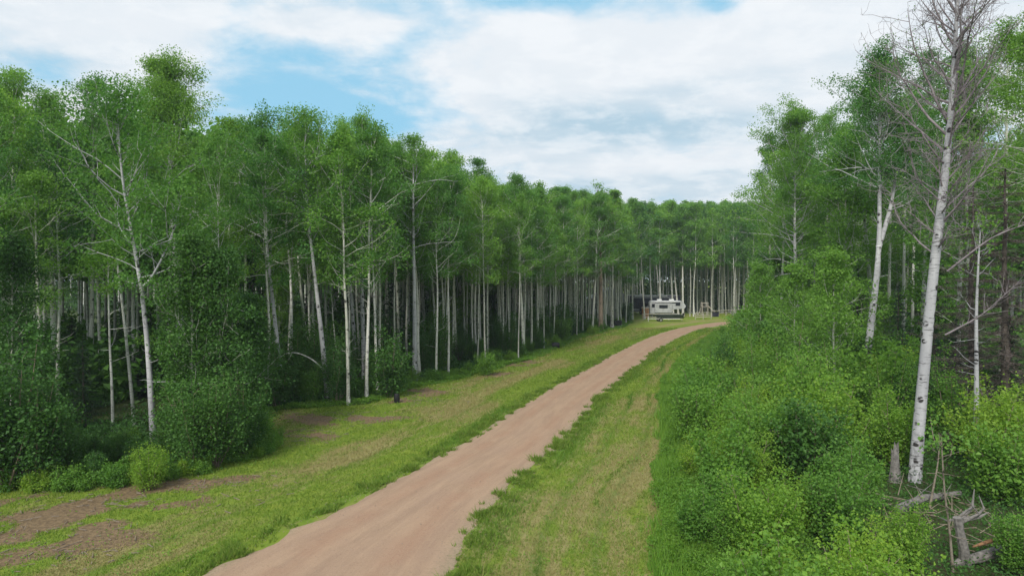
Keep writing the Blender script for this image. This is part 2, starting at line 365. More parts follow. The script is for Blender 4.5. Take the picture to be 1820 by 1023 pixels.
def build_ground():
    xs = np.concatenate([-np.geomspace(4000, 60, 22), np.arange(-50, 62, 0.3), np.geomspace(66, 4000, 22)])
    ys = np.concatenate([-np.geomspace(3000, 12, 12), np.arange(-2, 8, 1.0), np.arange(8, 70, 0.3), np.arange(70, 150, 0.6), np.geomspace(155, 6000, 24)])
    X, Y = np.meshgrid(xs, ys)
    u, v, wood, dirt, dry, lush = ground_masks(X, Y)
    offroad = sstep(np.abs(u), HALF + 0.2, HALF + 1.2)
    near = (np.abs(X) < 80) & (Y > -5) & (Y < 160)
    Z = (vnoise(X, Y, 1.6, 21) - 0.5) * 0.07 + (vnoise(X, Y, 9, 22) - 0.5) * 0.22 + wood * 0.02
    Z = Z * offroad * near
    ny, nx = X.shape; idx = np.arange(nx * ny).reshape(ny, nx)
    Q = np.stack([idx[:-1, :-1], idx[:-1, 1:], idx[1:, 1:], idx[1:, :-1]], -1).reshape(-1, 4)
    mb = MB(); mb.add(np.stack([X, Y, Z], -1), Q)
    m, t = new_mat('ground_cover')
    U = t.attr('ru'); Vv = t.attr('rv'); W = t.attr('wood'); D = t.attr('dirt'); DR = t.attr('dry'); LU = t.attr('lush')
    oc = t.n('ShaderNodeTexCoord').outputs['Object']
    uv = t.vec(t.m('MULTIPLY', U, 1.0), t.m('MULTIPLY', Vv, 0.14), 0.0)
    st = t.noise(uv, 5.0, 6, 0.6, 0.2); fine = t.noise(oc, 9.0, 6, 0.7); mid = t.noise(oc, 1.6, 5, 0.6)
    tiny = t.noise(oc, 34.0, 3, 0.7)
    d = t.m('ADD', DR, t.m('ADD', t.m('MULTIPLY', t.m('SUBTRACT', st, 0.5), 3.0), t.m('MULTIPLY', t.m('SUBTRACT', fine, 0.5), 1.1)))
    green = t.mix(t.step(mid, 0.3, 0.7), (0.225, 0.285, 0.040), (0.155, 0.235, 0.030))
    green = t.mix(t.step(LU, 0.2, 1.0), green, (0.095, 0.195, 0.026))
    straw = t.mix(t.step(fine, 0.3, 0.7), (0.33, 0.29, 0.12), (0.24, 0.22, 0.09))
    g = t.mix(t.step(d, 0.10, 0.95), green, straw)
    for uo, wd, k_ in ((4.1, 0.16, 0.6), (5.5, 0.16, 0.6), (-4.6, 0.18, 0.35)):      # mower and tyre lines in the turf
        ln = t.m('EXPONENT', t.m('MULTIPLY', t.m('POWER', t.m('DIVIDE', t.m('SUBTRACT', t.m('ADD', U, t.m('MULTIPLY', t.m('SUBTRACT', mid, 0.5), 0.9)), uo), wd), 2.0), -1.0))
        g = t.mix(t.m('MULTIPLY', ln, k_), g, (0.095, 0.175, 0.030))
    g = t.mix(t.m('MULTIPLY', t.step(tiny, 0.5, 0.75), 0.35), g, (0.05, 0.10, 0.02))
    soil = t.mix(t.step(fine, 0.35, 0.65), (0.26, 0.185, 0.105), (0.135, 0.095, 0.06))
    soil = t.mix(t.step(tiny, 0.62, 0.74), soil, (0.36, 0.28, 0.18))
    g = t.mix(t.step(t.m('ADD', D, t.m('MULTIPLY', t.m('SUBTRACT', fine, 0.5), 1.2)), 0.30, 0.62), g, soil)
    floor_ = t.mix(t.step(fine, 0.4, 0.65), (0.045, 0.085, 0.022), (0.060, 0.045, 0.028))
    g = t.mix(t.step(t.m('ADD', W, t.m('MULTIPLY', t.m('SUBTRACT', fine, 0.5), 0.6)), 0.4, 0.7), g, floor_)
    finish(t, g, 0.95, t.m('ADD', fine, t.m('MULTIPLY', tiny, 0.6)), 0.9, 0.05, spec=0.1)
    o = mb.obj('ground', m, smooth=True); tag(o, kind='structure')
    for n_, a in (('ru', u), ('rv', v), ('wood', wood), ('dirt', dirt), ('dry', dry), ('lush', lush)):
        at = o.data.attributes.new(n_, 'FLOAT', 'POINT'); at.data.foreach_set('value', np.clip(a, -500, 500).ravel().astype(np.float32))
build_ground()

def build_road():
    s = np.arange(2, 165, 0.16); cu = np.linspace(-1, 1, 25)
    cx = np.interp(s, RS, RC[:, 0]); cy = np.interp(s, RS, RC[:, 1]); nx = np.interp(s, RS, RN[:, 0]); ny = np.interp(s, RS, RN[:, 1])
    def edge(seed): return (vnoise(s, s * 0, 0.9, seed, 4) - 0.5) * 0.55 + (vnoise(s, s * 0, 7, seed + 1, 2) - 0.5) * 0.5
    el, er = HALF + edge(31), HALF + edge(37)
    Uw = np.where(cu[None, :] < 0, cu[None, :] * el[:, None], cu[None, :] * er[:, None])
    Um = Uw * (rhalf(s) / HALF)[:, None]; X = cx[:, None] + Um * nx[:, None]; Y = cy[:, None] + Um * ny[:, None]
    a = np.abs(Uw) / HALF
    Z = 0.035 + 0.05 * (1 - np.clip(a, 0, 1) ** 2) - 0.035 * np.exp(-((np.abs(Uw) - 0.95) / 0.33) ** 2) + (vnoise(X, Y, 0.7, 41) - .5) * 0.02
    Z[:, 0] = Z[:, -1] = -0.02
    n, k = X.shape; idx = np.arange(n * k).reshape(n, k)
    Q = np.stack([idx[:-1, :-1], idx[:-1, 1:], idx[1:, 1:], idx[1:, :-1]], -1).reshape(-1, 4)
    mb = MB(); mb.add(np.stack([X, Y, Z], -1), Q)
    m, t = new_mat('gravel')
    U = t.attr('ru'); Vv = t.attr('rv'); oc = t.n('ShaderNodeTexCoord').outputs['Object']
    uv = t.vec(U, t.m('MULTIPLY', Vv, 0.11), 0.0)
    st = t.noise(uv, 2.4, 7, 0.62, 0.25); st2 = t.noise(uv, 9.0, 5, 0.7); fine = t.noise(oc, 14, 6, 0.75); tiny = t.noise(oc, 55, 3, 0.7); mid = t.noise(oc, 0.6, 5)
    c = t.mix(t.step(st, 0.32, 0.68), (0.40, 0.275, 0.187), (0.315, 0.213, 0.147))
    c = t.mix(t.m('MULTIPLY', t.step(st2, 0.45, 0.68), 0.5), c, (0.42, 0.29, 0.195))
    c = t.mix(t.m('MULTIPLY', t.step(mid, 0.4, 0.7), 0.4), c, (0.33, 0.225, 0.165))
    au = t.m('ABSOLUTE', U)
    track = t.m('EXPONENT', t.m('MULTIPLY', t.m('POWER', t.m('DIVIDE', t.m('SUBTRACT', au, 0.95), 0.38), 2.0), -1.0))
    c = t.mix(t.m('MULTIPLY', t.m('MULTIPLY', track, t.step(mid, 0.3, 0.6)), 0.5), c, (0.34, 0.195, 0.125))
    edgef = t.step(t.m('ADD', au, t.m('MULTIPLY', t.m('SUBTRACT', fine, 0.5), 1.1)), HALF - 0.55, HALF + 0.2)
    c = t.mix(t.m('MULTIPLY', edgef, 0.75), c, t.mix(t.step(fine, 0.4, 0.6), (0.36, 0.30, 0.21), (0.22, 0.21, 0.12)))
    c = t.mix(t.m('MULTIPLY', t.step(tiny, 0.52, 0.66), 0.5), c, (0.47, 0.37, 0.29))
    c = t.mix(t.m('MULTIPLY', t.step(tiny, 0.42, 0.28), 0.0), c, (0.2, 0.13, 0.1))
    c = t.mix(t.m('MULTIPLY', t.step(fine, 0.53, 0.68), 0.5), c, (0.235, 0.155, 0.11))
    finish(t, c, 0.95, t.m('ADD', t.m('ADD', fine, tiny), t.m('MULTIPLY', st2, 1.0)), 0.6, 0.03, spec=0.1)
    o = mb.obj('gravel_road', m, smooth=True); tag(o, kind='structure')
    for n_, arr in (('ru', Uw), ('rv', np.repeat(s[:, None], k, 1))):
        at = o.data.attributes.new(n_, 'FLOAT', 'POINT'); at.data.foreach_set('value', arr.ravel().astype(np.float32))
build_road()

# grass blades on the mown verges (nobody could count them)
def build_grass():
    n = 900000; d = 11 + (95 - 11) * rng.random(n) ** 1.6; x = (rng.random(n) * 1.55 - 0.78) * d
    u, v, wood, dirt, dry, lush = ground_masks(x, d)
    edge = HALF + (vnoise(v, v * 0, 0.9, 31, 4) - 0.5) * 0.6
    tuft = vnoise(x, d, 0.35, 51)
    keep = (np.abs(u) > edge - 0.1 + 0.25 * (tuft < 0.5)) & (wood < 0.6) & (rng.random(n) > dirt * 0.9) & (tuft + rng.random(n) * 0.5 > 0.45)
    x, d, dry, lush, tuft = x[keep], d[keep], dry[keep], lush[keep], tuft[keep]; n = len(x)
    h = (0.028 + 0.05 * rng.random(n) + 0.09 * np.clip(lush - 0.3, 0, 1) * rng.random(n)) * (0.6 + d / 40) * (0.7 + 0.6 * tuft)
    w = 0.010 * (0.6 + d / 22); a = rng.random(n) * 2 * PI
    z = (vnoise(x, d, 1.6, 21) - 0.5) * 0.07 + (vnoise(x, d, 9, 22) - 0.5) * 0.22
    uu, _ = road_uv(x, d); z = z * sstep(np.abs(uu), HALF + 0.2, HALF + 1.2) - 0.005
    B = np.stack([x, d, z], 1); dx = np.stack([np.cos(a), np.sin(a), a * 0], 1) * w[:, None]
    tip = B + np.stack([rng.normal(0, 0.5, n) * h, rng.normal(0, 0.5, n) * h, h], 1)
    V = np.stack([B - dx, B + dx, tip], 1).reshape(-1, 3)
    mb = MB(); mb.add(V, None, np.arange(3 * n).reshape(-1, 3))
    m, t = new_mat('grass_blade'); ri = t.n('ShaderNodeNewGeometry').outputs['Random Per Island']; DR = t.attr('dry'); LU = t.attr('lush')
    g = t.mix(ri, (0.130, 0.228, 0.026), (0.255, 0.348, 0.055)); g = t.mix(t.step(LU, 0.3, 1.1), g, (0.095, 0.205, 0.026))
    g = t.mix(t.step(t.m('ADD', DR, t.m('MULTIPLY', t.m('SUBTRACT', ri, 0.5), 0.7)), 0.30, 1.0), g, (0.33, 0.29, 0.12))
    p = t.n('ShaderNodeBsdfPrincipled'); t.l(g, p.inputs['Base Color']); p.inputs['Roughness'].default_value = 0.7; p.inputs['Specular IOR Level'].default_value = 0.15
    tr = t.n('ShaderNodeBsdfTranslucent'); t.l(g, tr.inputs[0]); ms = t.n('ShaderNodeMixShader'); ms.inputs[0].default_value = 0.4
    t.l(p.outputs[0], ms.inputs[1]); t.l(tr.outputs[0], ms.inputs[2]); o_ = t.n('ShaderNodeOutputMaterial'); t.l(ms.outputs[0], o_.inputs[0])
    o = mb.obj('mown_grass', m); tag(o, 'short mown grass with dry yellow streaks on both road verges', 'grass', kind='stuff')
    for n_, arr in (('dry', dry), ('lush', lush)):
        at = o.data.attributes.new(n_, 'FLOAT', 'POINT'); at.data.foreach_set('value', np.repeat(arr, 3).astype(np.float32))
build_grass()

def build_edge_tufts():
    n = 150000; s = 7 + 75 * rng.random(n) ** 1.4; sd = np.where(rng.random(n) < .5, -1, 1); u = sd * (HALF + rng.normal(0.10, 0.30, n))
    um = np.sign(u) * (rhalf(s) + np.abs(u) - HALF); x = np.interp(s, RS, RC[:, 0]) + um * np.interp(s, RS, RN[:, 0]); y = np.interp(s, RS, RC[:, 1]) + um * np.interp(s, RS, RN[:, 1])
    cl = vnoise(x, y, 0.45, 71, 3); k = (cl > 0.50 + 0.14 * (np.abs(u) < HALF - 0.02)) & (np.abs(u) > HALF - 0.3); x, y, cl, u = x[k], y[k], cl[k], u[k]; n = len(x)
    h = (cl - 0.42) * rng.uniform(0.3, 1.0, n) * 0.75; w = (0.008 + 0.0005 * y); a = rng.random(n) * 6.28; B = np.stack([x, y, x * 0 + 0.015], 1); dx = np.stack([np.cos(a), np.sin(a), a * 0], 1) * w[:, None]
    tip = B + np.stack([rng.normal(0, 0.6, n) * h, rng.normal(0, 0.6, n) * h, h], 1); mb = MB(); mb.add(np.stack([B - dx, B + dx, tip], 1).reshape(-1, 3), None, np.arange(3 * n).reshape(-1, 3))
    o = mb.obj('edge_grass', bpy.data.materials['grass_blade']); tag(o, 'ragged tufts of grass growing into the edges of the gravel road', 'grass', kind='stuff')
    for n_, arr in (('dry', 0.25 + 0 * x), ('lush', 0.6 + 0 * x)):
        at = o.data.attributes.new(n_, 'FLOAT', 'POINT'); at.data.foreach_set('value', np.repeat(arr, 3).astype(np.float32))
build_edge_tufts()

def build_debris():
    # loose stones along the gravel edges, chips and sticks on the bare patches
    n = 5000; s = 6 + 60 * rng.random(n) ** 1.5; side = np.where(rng.random(n) < 0.6, 1, -1); u = side * (HALF + rng.normal(0, 0.28, n))
    mid = rng.random(n) < 0.25; u[mid] = rng.uniform(-2.2, 2.2, mid.sum())
    um = u * rhalf(s) / HALF; x = np.interp(s, RS, RC[:, 0]) + um * np.interp(s, RS, RN[:, 0]); y = np.interp(s, RS, RC[:, 1]) + um * np.interp(s, RS, RN[:, 1])
    r = rng.uniform(0.006, 0.020, n); base = 0.035 + 0.05 * (1 - np.clip(np.abs(u) / HALF, 0, 1) ** 2)
    O = np.array([(1, 0, 0), (-1, 0, 0), (0, 1, 0), (0, -1, 0), (0, 0, .7), (0, 0, -.7)]); T = [(0, 2, 4), (2, 1, 4), (1, 3, 4), (3, 0, 4), (2, 0, 5), (1, 2, 5), (3, 1, 5), (0, 3, 5)]
    V = np.stack([x, y, base], 1)[:, None, :] + O[None] * r[:, None, None] * rng.uniform(0.6, 1.4, (n, 6, 1))
    Tt = (np.array(T)[None] + (np.arange(n) * 6)[:, None, None]).reshape(-1, 3)
    mb = MB(); mb.add(V.reshape(-1, 3), None, Tt)
    tag(mb.obj('loose_gravel', M['stone']), 'loose pale stones along the edges of the gravel road', 'gravel', kind='stuff')
    mb = MB(); k = 0
    while k < 800:
        b = DIRT[rng.integers(len(DIRT) - 1)]; cx, cy = gp(b[0], b[1]); x = cx + rng.normal(0, b[2] * 0.7); y = cy + rng.normal(0, b[3] * 0.8)
        a = rng.random() * PI; L = rng.uniform(0.05, 0.28) if k % 30 else rng.uniform(0.4, 0.9); w = 0.008 + 0.012 * rng.random()
        mb.box((x, y, 0.05), (L, w, 0.018), rz=a, ry=rng.normal(0, 0.12)); k += 1
    tag(mb.obj('wood_chips', M['stick']), 'scattered sticks and wood chips on the bare brown soil by the wood', 'wood chips', kind='stuff')
build_debris()

# ------------------------------------------------------------------ trees
def smooth_path(P, n):
    P = np.array(P, float); k = np.linspace(0, 1, len(P)); t = np.linspace(0, 1, n)
    Q = np.stack([np.interp(t, k, P[:, i]) for i in range(3)], 1)
    for _ in range(3): Q[1:-1] = (Q[:-2] + 2 * Q[1:-1] + Q[2:]) / 4
    return Q

def limb(start, az, el, L, n, rg, curl=0.25, wob=0.12):
    """points of a limb leaving at azimuth/elevation and curling upward"""
    P = [np.array(start)]; st = L / n; a, e = az, el
    for i in range(n):
        P.append(P[-1] + st * np.array([math.cos(a) * math.cos(e), math.sin(a) * math.cos(e), math.sin(e)]))
        a += rg.normal(0, wob); e = min(1.45, e + curl / n + rg.normal(0, wob * 0.7))
    return np.array(P)

def gen_tree(seed, H, r0, spine=None, crown=0.5, R=2.0, nb=34, leaf=0.12, dens=1.0, shape='aspen', bark='pale_bark', leafm='aspen_leaf',
             dead=6, sides=8, forks=None, minz=0.0, sub=6, clus=0.30, gap=0.0):
    """one broadleaf tree: (trunk mesh, crown mesh). crown = height share where the foliage starts"""
    rg = np.random.default_rng(seed)
    if spine is None:
        lean = rg.normal(0, 0.025, 2); z = np.linspace(0, 1, 7)
        spine = [(lean[0] * H * t + rg.normal(0, 0.06) * (t > 0) * H / 15, lean[1] * H * t + rg.normal(0, 0.06) * H / 15 * (t > 0), H * t) for t in z]
    S = smooth_path(spine, 26); Zs = S[:, 2]; H = Zs[-1]
    def rad(z): return r0 * (1 - 0.93 * np.clip(z / H, 0, 1) ** 0.9) + 0.012 + r0 * 0.35 * np.exp(-np.maximum(z, 0) / 0.35)
    wood = MB(); S2 = S.copy(); S2[0, 2] -= 0.12; wood.tube(S2, rad(Zs), sides)
    axes = [(S, rad, H)]
    for f in forks or []:
        P = smooth_path(f['pts'], 14); rr = np.linspace(f['r'], 0.02, 14); wood.tube(P, rr, sides)
        axes.append((P, None, f['pts'][-1][2]))
    CL = []; CW = []
    def clusters(P, dens_, sc=1.0):
        for p in P:
            w = rg.uniform(0.35, 1.7); k = max(2, int(rg.poisson(dens_ * w))); CL.append((p, k, sc * (0.55 + 0.5 * w)))
    for (A, rf, top) in axes:
        main = rf is not None; z0 = A[0, 2]; zc = H * crown if main else max(z0 + 0.5, H * crown * 0.9)
        m = nb if main else nb // 2; g0 = rg.random() * 6.28
        for i in range(m):
            t = (i + rg.random()) / m; z = zc + (top - zc) * t ** 0.85
            if gap and rg.random() < gap: continue
            p = np.array([np.interp(z, A[:, 2], A[:, q]) for q in range(2)] + [z])
            if shape == 'aspen': pr = 0.22 + 1.0 * math.sin(PI * min(1, 0.2 + 0.8 * t)) ** 0.8 * (1 - 0.45 * t * t)
            elif shape == 'broad': pr = (1 - 0.75 * t ** 2.2) * (0.75 + 0.3 * math.sin(3 * t))
            else: pr = 0.3 + math.sin(PI * (0.1 + 0.85 * t)) * 0.9
            L = R * pr * rg.choice([0.45, 0.7, 0.9, 1.1, 1.4]) * rg.uniform(0.85, 1.15) * (1 if main else 0.75)
            az = g0 + i * 2.4 + rg.normal(0, 0.4); el = 0.40 + 0.60 * t + rg.normal(0, 0.28)
            B = limb(p, az, el, L, 6, rg, rg.uniform(-0.3, 0.6), 0.2)
            rb = min(0.032, 0.006 + 0.009 * L) * (r0 / 0.15) ** 0.5; wood.tube(B, np.linspace(rb, 0.006, 7), 4, False)
            ns = max(2, int(sub * 0.62 * rg.uniform(0.5, 1.4)))
            for q in range(ns):
                s_ = rg.uniform(0.3, 1.0); b = B[int(s_ * 5.99)]
                l2 = L * 0.45 * (1.15 - s_ * 0.5) * rg.uniform(0.5, 1.2) + 0.2
                C = limb(b, az + rg.normal(0, 0.9), el + rg.normal(0.1, 0.5), l2, 3, rg, 0.4, 0.2)
                if q % 2 == 0: wood.tube(C, np.linspace(0.012, 0.004, 4), 3, False)
                clusters(C[2:], 15 * dens, clus)
            clusters(B[5:], 16 * dens, clus)
        if main or True:
            tp = A[-3:]; clusters(tp, 10 * dens, clus * 0.7)
    zc = H * crown
    for i in range(dead):                        # bare stubs and dead limbs under the crown
        z = zc * rg.uniform(0.35, 1.05); p = np.array([np.interp(z, Zs, S[:, q]) for q in range(2)] + [z])
        B = limb(p, rg.random() * 6.28, rg.uniform(-0.1, 0.8), rg.uniform(0.3, 1.4), 4, rg, 0.3, 0.3)
        wood.tube(B, np.linspace(0.018, 0.004, 5), 3, False)
    def pad(c, k, s):                            # leaves of one spray fill a flattened lump with a definite edge
        d = rg.normal(size=(k, 3)); d /= np.linalg.norm(d, axis=1)[:, None]; rr = rg.random(k)[:, None] ** 0.45
        return c + d * rr * np.array([s * 1.55, s * 1.55, s * 0.85]) * rg.uniform(0.85, 1.15, 3)
    C = np.concatenate([pad(c, k, s) for c, k, s in CL]) if CL else np.zeros((0, 3))
    C = C[C[:, 2] > minz]
    cr = MB()
    if len(C):
        V, Q = leaves(C, leaf, rg); cr.add(V, Q)
    tm = wood.mesh('trunk', M[bark], True)
    return tm, (cr.mesh('crown', M[leafm]) if len(C) else None), len(C)

def gen_spruce(seed, H, r0, R, dead=False, n_per=1.0, crown=0.06):
    rg = np.random.default_rng(seed); wood = MB(); z = np.linspace(0, H, 12)
    S = np.stack([rg.normal(0, 0.02, 12).cumsum(), rg.normal(0, 0.02, 12).cumsum(), z], 1); S[0, :2] = 0; S2 = S.copy(); S2[0, 2] -= .1
    wood.tube(S2, r0 * (1 - 0.95 * z / H) + 0.01, 7)
    C = []; zz = H * crown; k = 0
    while zz < H * 0.985:
        L = R * (1 - zz / H) ** 0.85 + 0.12; nbr = 6
        for i in range(nbr):
            az = k * 0.9 + i * 2 * PI / nbr + rg.normal(0, 0.2); l = L * rg.uniform(0.7, 1.15)
            p = np.array([np.interp(zz, z, S[:, 0]), np.interp(zz, z, S[:, 1]), zz + rg.normal(0, 0.08)])
            B = limb(p, az, -0.15 - 0.3 * (1 - zz / H), l, 5, rg, 0.5, 0.1); wood.tube(B, np.linspace(0.02, 0.004, 6), 3, False)
            nn = int(l * 55 * n_per) + 5; t = rg.random(nn) ** 0.7
            pts = np.stack([np.interp(t * 5, np.arange(6), B[:, q]) for q in range(3)], 1)
            side = rg.normal(0, 1, nn) * 0.20 * (l * 0.5) * (1.1 - t)
            pts += np.stack([-math.sin(az) * side, math.cos(az) * side, rg.normal(-0.04, 0.05, nn)], 1); C.append(pts)
        zz += 0.30 + 0.12 * rg.random(); k += 1
    C = np.concatenate(C); V, Q = leaves(C, 0.20 if not dead else 0.16, rg, up=1.0, aspect=0.22 if not dead else 0.07)
    cr = MB(); cr.add(V, Q)
    return wood.mesh('trunk', M['dark_bark'], True), cr.mesh('crown', M['dead_needles' if dead else 'needles']), len(C)

def gen_shrub(seed, H, R, nst, leaf, dens, leafm, bark='brown_bark', spread=0.5):
    rg = np.random.default_rng(seed); wood = MB(); CL = []
    for i in range(nst):
        az = i * 2.4 + rg.normal(0, 0.3); f = math.sqrt((i + 0.5) / nst); h = H * (1.05 - 0.55 * f ** 2) * rg.uniform(0.75, 1.12)
        el = 1.45 - spread * f
        B = limb((rg.normal(0, 0.08), rg.normal(0, 0.08), -0.05), az, el, h, 7, rg, 0.15, 0.09)
        B[:, :2] *= 1.0; wood.tube(B, np.linspace(0.018 + 0.004 * H, 0.004, 8), 4, False)
        for j in range(2, 8):
            for q in range(3):
                C = limb(B[j], rg.random() * 6.28, rg.uniform(0.0, 1.0), R * 0.42 * rg.uniform(0.4, 1.1) * (1.15 - j / 12), 3, rg, 0.3, 0.2)
                if q == 0: wood.tube(C, np.linspace(0.008, 0.003, 4), 3, False)
                for c in C[1:]: CL.append((c, rg.poisson(dens) + 1))
    C = np.concatenate([c + rg.normal(size=(k, 3)) * (0.09 + 0.025 * H) * rg.uniform(0.6, 1.3) for c, k in CL]); C = C[C[:, 2] > 0.02]
    V, Q = leaves(C, leaf, rg); cr = MB(); cr.add(V, Q)
    return wood.mesh('stems', M[bark], True), cr.mesh('foliage', M[leafm]), len(C)

NL = [0]
SKX = [-400, 0, 60, 120, 170, 220, 240, 300, 350, 370, 430, 500, 560, 650, 700, 760, 800, 900, 950, 1060, 1130, 1200, 1330, 1345, 1420, 1490, 1510, 1560, 1620, 1700, 1820, 2300]
SKY = [150, 155, 200, 195, 168, 185, 170, 165, 170, 195, 250, 238, 230, 245, 265, 276, 300, 332, 336, 346, 366, 372, 375, 240, 214, 205, 185, 135, 110, 92, 80, 70]
def hcap(x, y, H, lo=8.0):
    """keep a tree's height to that of its neighbours in the photo's skyline"""
    px = CX + x / y * F; top = np.interp(px, SKX, SKY) + abs(rng.normal(0, 34)); return max(lo, min(H, wz(top, y)))
def place(name, meshes, parts, label, cat, x, y, rz=0.0, sc=1.0, group=None, sz=None, z=0.0):
    root = thing(name, label, cat, (x, y, z), rz, group); root.scale = (sc, sc, sz or sc)
    for me, p in zip(meshes, parts):
        if me is not None: link(p, me, root)
    return root

# --- trees with a shape of their own, read off the photograph: base pixel, trunk bends (pixels), top row
LABELS_DONE = set()
def hero(seed, base, bends, top, wpx, label, R, crown, cat='aspen tree', name='aspen_tree', lean_depth=0.0, forks=None, leafpx=1.9, **k):
    bx, by = base; x, d = gp(bx, by); H = wz(top, d)
    pts = [(0, 0, 0)]
    for (px, py) in bends: pts.append((wx(px, d) - x, lean_depth * (by - py) / 500.0, wz(py, d)))
    if pts[-1][2] < H - 0.3: pts.append((pts[-1][0] * 1.0 + (pts[-1][0] - pts[-2][0]) * 0.5, pts[-1][1], H))
    # evenly respaced by height
    pts = np.array(pts); zz = np.linspace(0, H, 9); sp_ = np.stack([np.interp(zz, pts[:, 2], pts[:, q]) for q in range(2)] + [zz], 1)
    fk = [dict(r=f[0] * d / F / 2, pts=[(wx(a, d) - x, f[2] * i * 0.3, wz(b, d)) for i, (a, b) in enumerate(f[1])]) for f in forks or []]
    leaf = max(0.105, 2.4 * d / F * 1.05); k['dens'] = k.get('dens', 1.0) * 1.7; k.setdefault('clus', 0.34)
    tm, cm, n = gen_tree(seed, H, wpx * d / F / 2, spine=sp_, crown=crown, R=R, leaf=leaf, forks=fk, **k)
    NL[0] += n
    return place(name, (tm, cm), ('trunk', 'crown'), label, cat, x, y=d)

near = []          # (x, y) of trees already standing
def H_(*a, **k):
    o = hero(*a, **k); near.append((o.location.x, o.location.y)); return o

# left wood, nearest trees
H_(101, (272, 797), [(262, 600), (250, 500), (238, 430), (222, 350), (214, 290)], 172, 11, 'white aspen with black scars and crooked bare side limbs, nearest on the left', 2.3, 0.42, bark='birch_bark', nb=44, dead=9, dens=1.0,
   forks=[(5, [(252, 510), (262, 500), (285, 450), (300, 400), (310, 330)], 0.6)])
H_(102, (327, 690), [(318, 520), (311, 430), (304, 300), (300, 200)], 135, 19, 'tallest tree of the left wood, thick pale trunk and broad rounded crown', 3.3, 0.50, cat='poplar tree', name='poplar_tree', bark='birch_bark', leafm='poplar_leaf', nb=58, shape='broad', sub=11, dens=2.3, sides=12, clus=0.46)
H_(103, (238, 757), [(228, 640), (215, 520), (208, 470)], 300, 6, 'slim grey aspen just left of the crooked white aspen', 1.1, 0.62, bark='far_bark', nb=18)
H_(104, (200, 770), [(198, 680), (194, 600)], 440, 5, 'thin short pole of a sapling left of the slim grey aspen', 0.8, 0.7, nb=10, bark='far_bark')
H_(105, (100, 700), [(97, 600), (92, 500), (90, 400)], 185, 13, 'grey trunked poplar with leafy limbs low down at the left border', 3.0, 0.35, cat='poplar tree', name='poplar_tree', leafm='aspen_leaf', nb=54, sub=8, dead=10)
H_(106, (20, 700), [(18, 560), (24, 400)], 150, 11, 'leafy poplar cut by the left border of the photo', 3.0, 0.38, cat='poplar tree', name='poplar_tree', leafm='aspen_leaf', nb=58, sub=8, shape='broad')
H_(107, (160, 690), [(163, 560), (166, 420)], 160, 9, 'leafy aspen between the border poplar and the crooked white aspen', 2.4, 0.46, leafm='aspen_leaf', nb=44, sub=8)
H_(108, (75, 740), [(72, 620), (66, 500)], 330, 9, 'shorter dark stemmed aspen in front of the grey trunked poplar', 1.8, 0.40, leafm='poplar_leaf', nb=28, sub=7)
H_(109, (405, 705), [(402, 560), (408, 420)], 230, 8, 'leafy aspen directly right of the tallest tree, green almost to the ground', 2.2, 0.22, leafm='poplar_leaf', nb=60, sub=8, shape='broad')
H_(110, (372, 735), [(365, 600), (372, 500)], 400, 6, 'low bushy poplar under the tallest tree', 2.0, 0.15, cat='poplar tree', name='poplar_tree', leafm='poplar_leaf', nb=46, sub=8, shape='broad')
for i, (bx, by, ty, rr, lab) in enumerate([(338, 806, 430, 1.5, 'dark leafy young tree right behind the crooked white aspen, leafy to the ground'), (388, 800, 470, 1.6, 'dark leafy young tree rising out of the corner bushes'), (432, 775, 540, 1.2, 'short dark leafy young tree above the bright round shrub'), (18, 800, 440, 1.5, 'dark leafy young tree at the left border')]):
    H_(170 + i, (bx, by), [(bx + 3, (by + ty) / 2)], ty, 5, lab, rr, 0.06, cat='young tree', name='young_tree', leafm='dark_leaf', nb=52, sub=7, shape='broad', dens=1.1, dead=2)
H_(111, (438, 698), [(436, 560), (437, 440)], 240, 6, 'very straight thin aspen between two leafy trees, left of the leaning pair', 1.6, 0.55, nb=30)
H_(112, (503, 716), [(492, 600), (478, 470), (468, 370)], 222, 9, 'white aspen leaning left, left one of a leaning pair', 2.0, 0.55, nb=38, bark='birch_bark')
H_(113, (583, 716), [(574, 620), (560, 490), (550, 410), (545, 360)], 216, 10, 'bright white aspen leaning left over the bare soil, right one of a leaning pair', 2.2, 0.56, nb=42, bark='birch_bark',
   forks=[(5, [(550, 410), (556, 390), (560, 350), (568, 310)], 0.3)])
H_(114, (648, 676), [(644, 560), (643, 450), (643, 400)], 222, 9, 'white aspen with a high Y shaped fork', 2.2, 0.55, nb=38, bark='birch_bark',
   forks=[(6, [(643, 400), (648, 375), (660, 345)], 0.3)])
H_(115, (632, 664), [(626, 540), (618, 440), (615, 380)], 228, 8, 'white aspen standing close left of the Y forked aspen', 1.8, 0.58, nb=32, bark='birch_bark')
H_(116, (737, 679), [(737, 560), (735, 430), (735, 300)], 252, 9, 'straight white aspen whose trunk shows white right up into the crown', 2.1, 0.52, nb=40, bark='birch_bark')
H_(117, (604, 672), [(597, 620), (592, 570)], 520, 4, 'short leaning dead stem between the leaning pair and the Y fork', 0.4, 0.9, nb=3, dens=0.2, bark='far_bark')
H_(118, (550, 668), [(540, 560), (530, 480)], 235, 6, 'thin aspen behind the bright leaning aspen, bending left', 1.7, 0.6, nb=28)
H_(119, (519, 650), [(515, 560), (508, 480)], 222, 6, 'thin aspen standing behind the leaning pair', 1.7, 0.6, nb=28)
H_(120, (710, 655), [(706, 520), (702, 430)], 262, 5, 'slim aspen just left of the straight white aspen', 1.6, 0.6, nb=26)
H_(121, (775, 637), [(772, 540), (765, 470)], 278, 5, 'slim aspen a step right of the straight white aspen', 1.7, 0.6, nb=28, bark='far_bark')
H_(122, (811, 638), [(808, 560), (806, 460)], 280, 5, 'slim aspen above the low ferny bushes', 1.7, 0.6, nb=28, bark='far_bark')
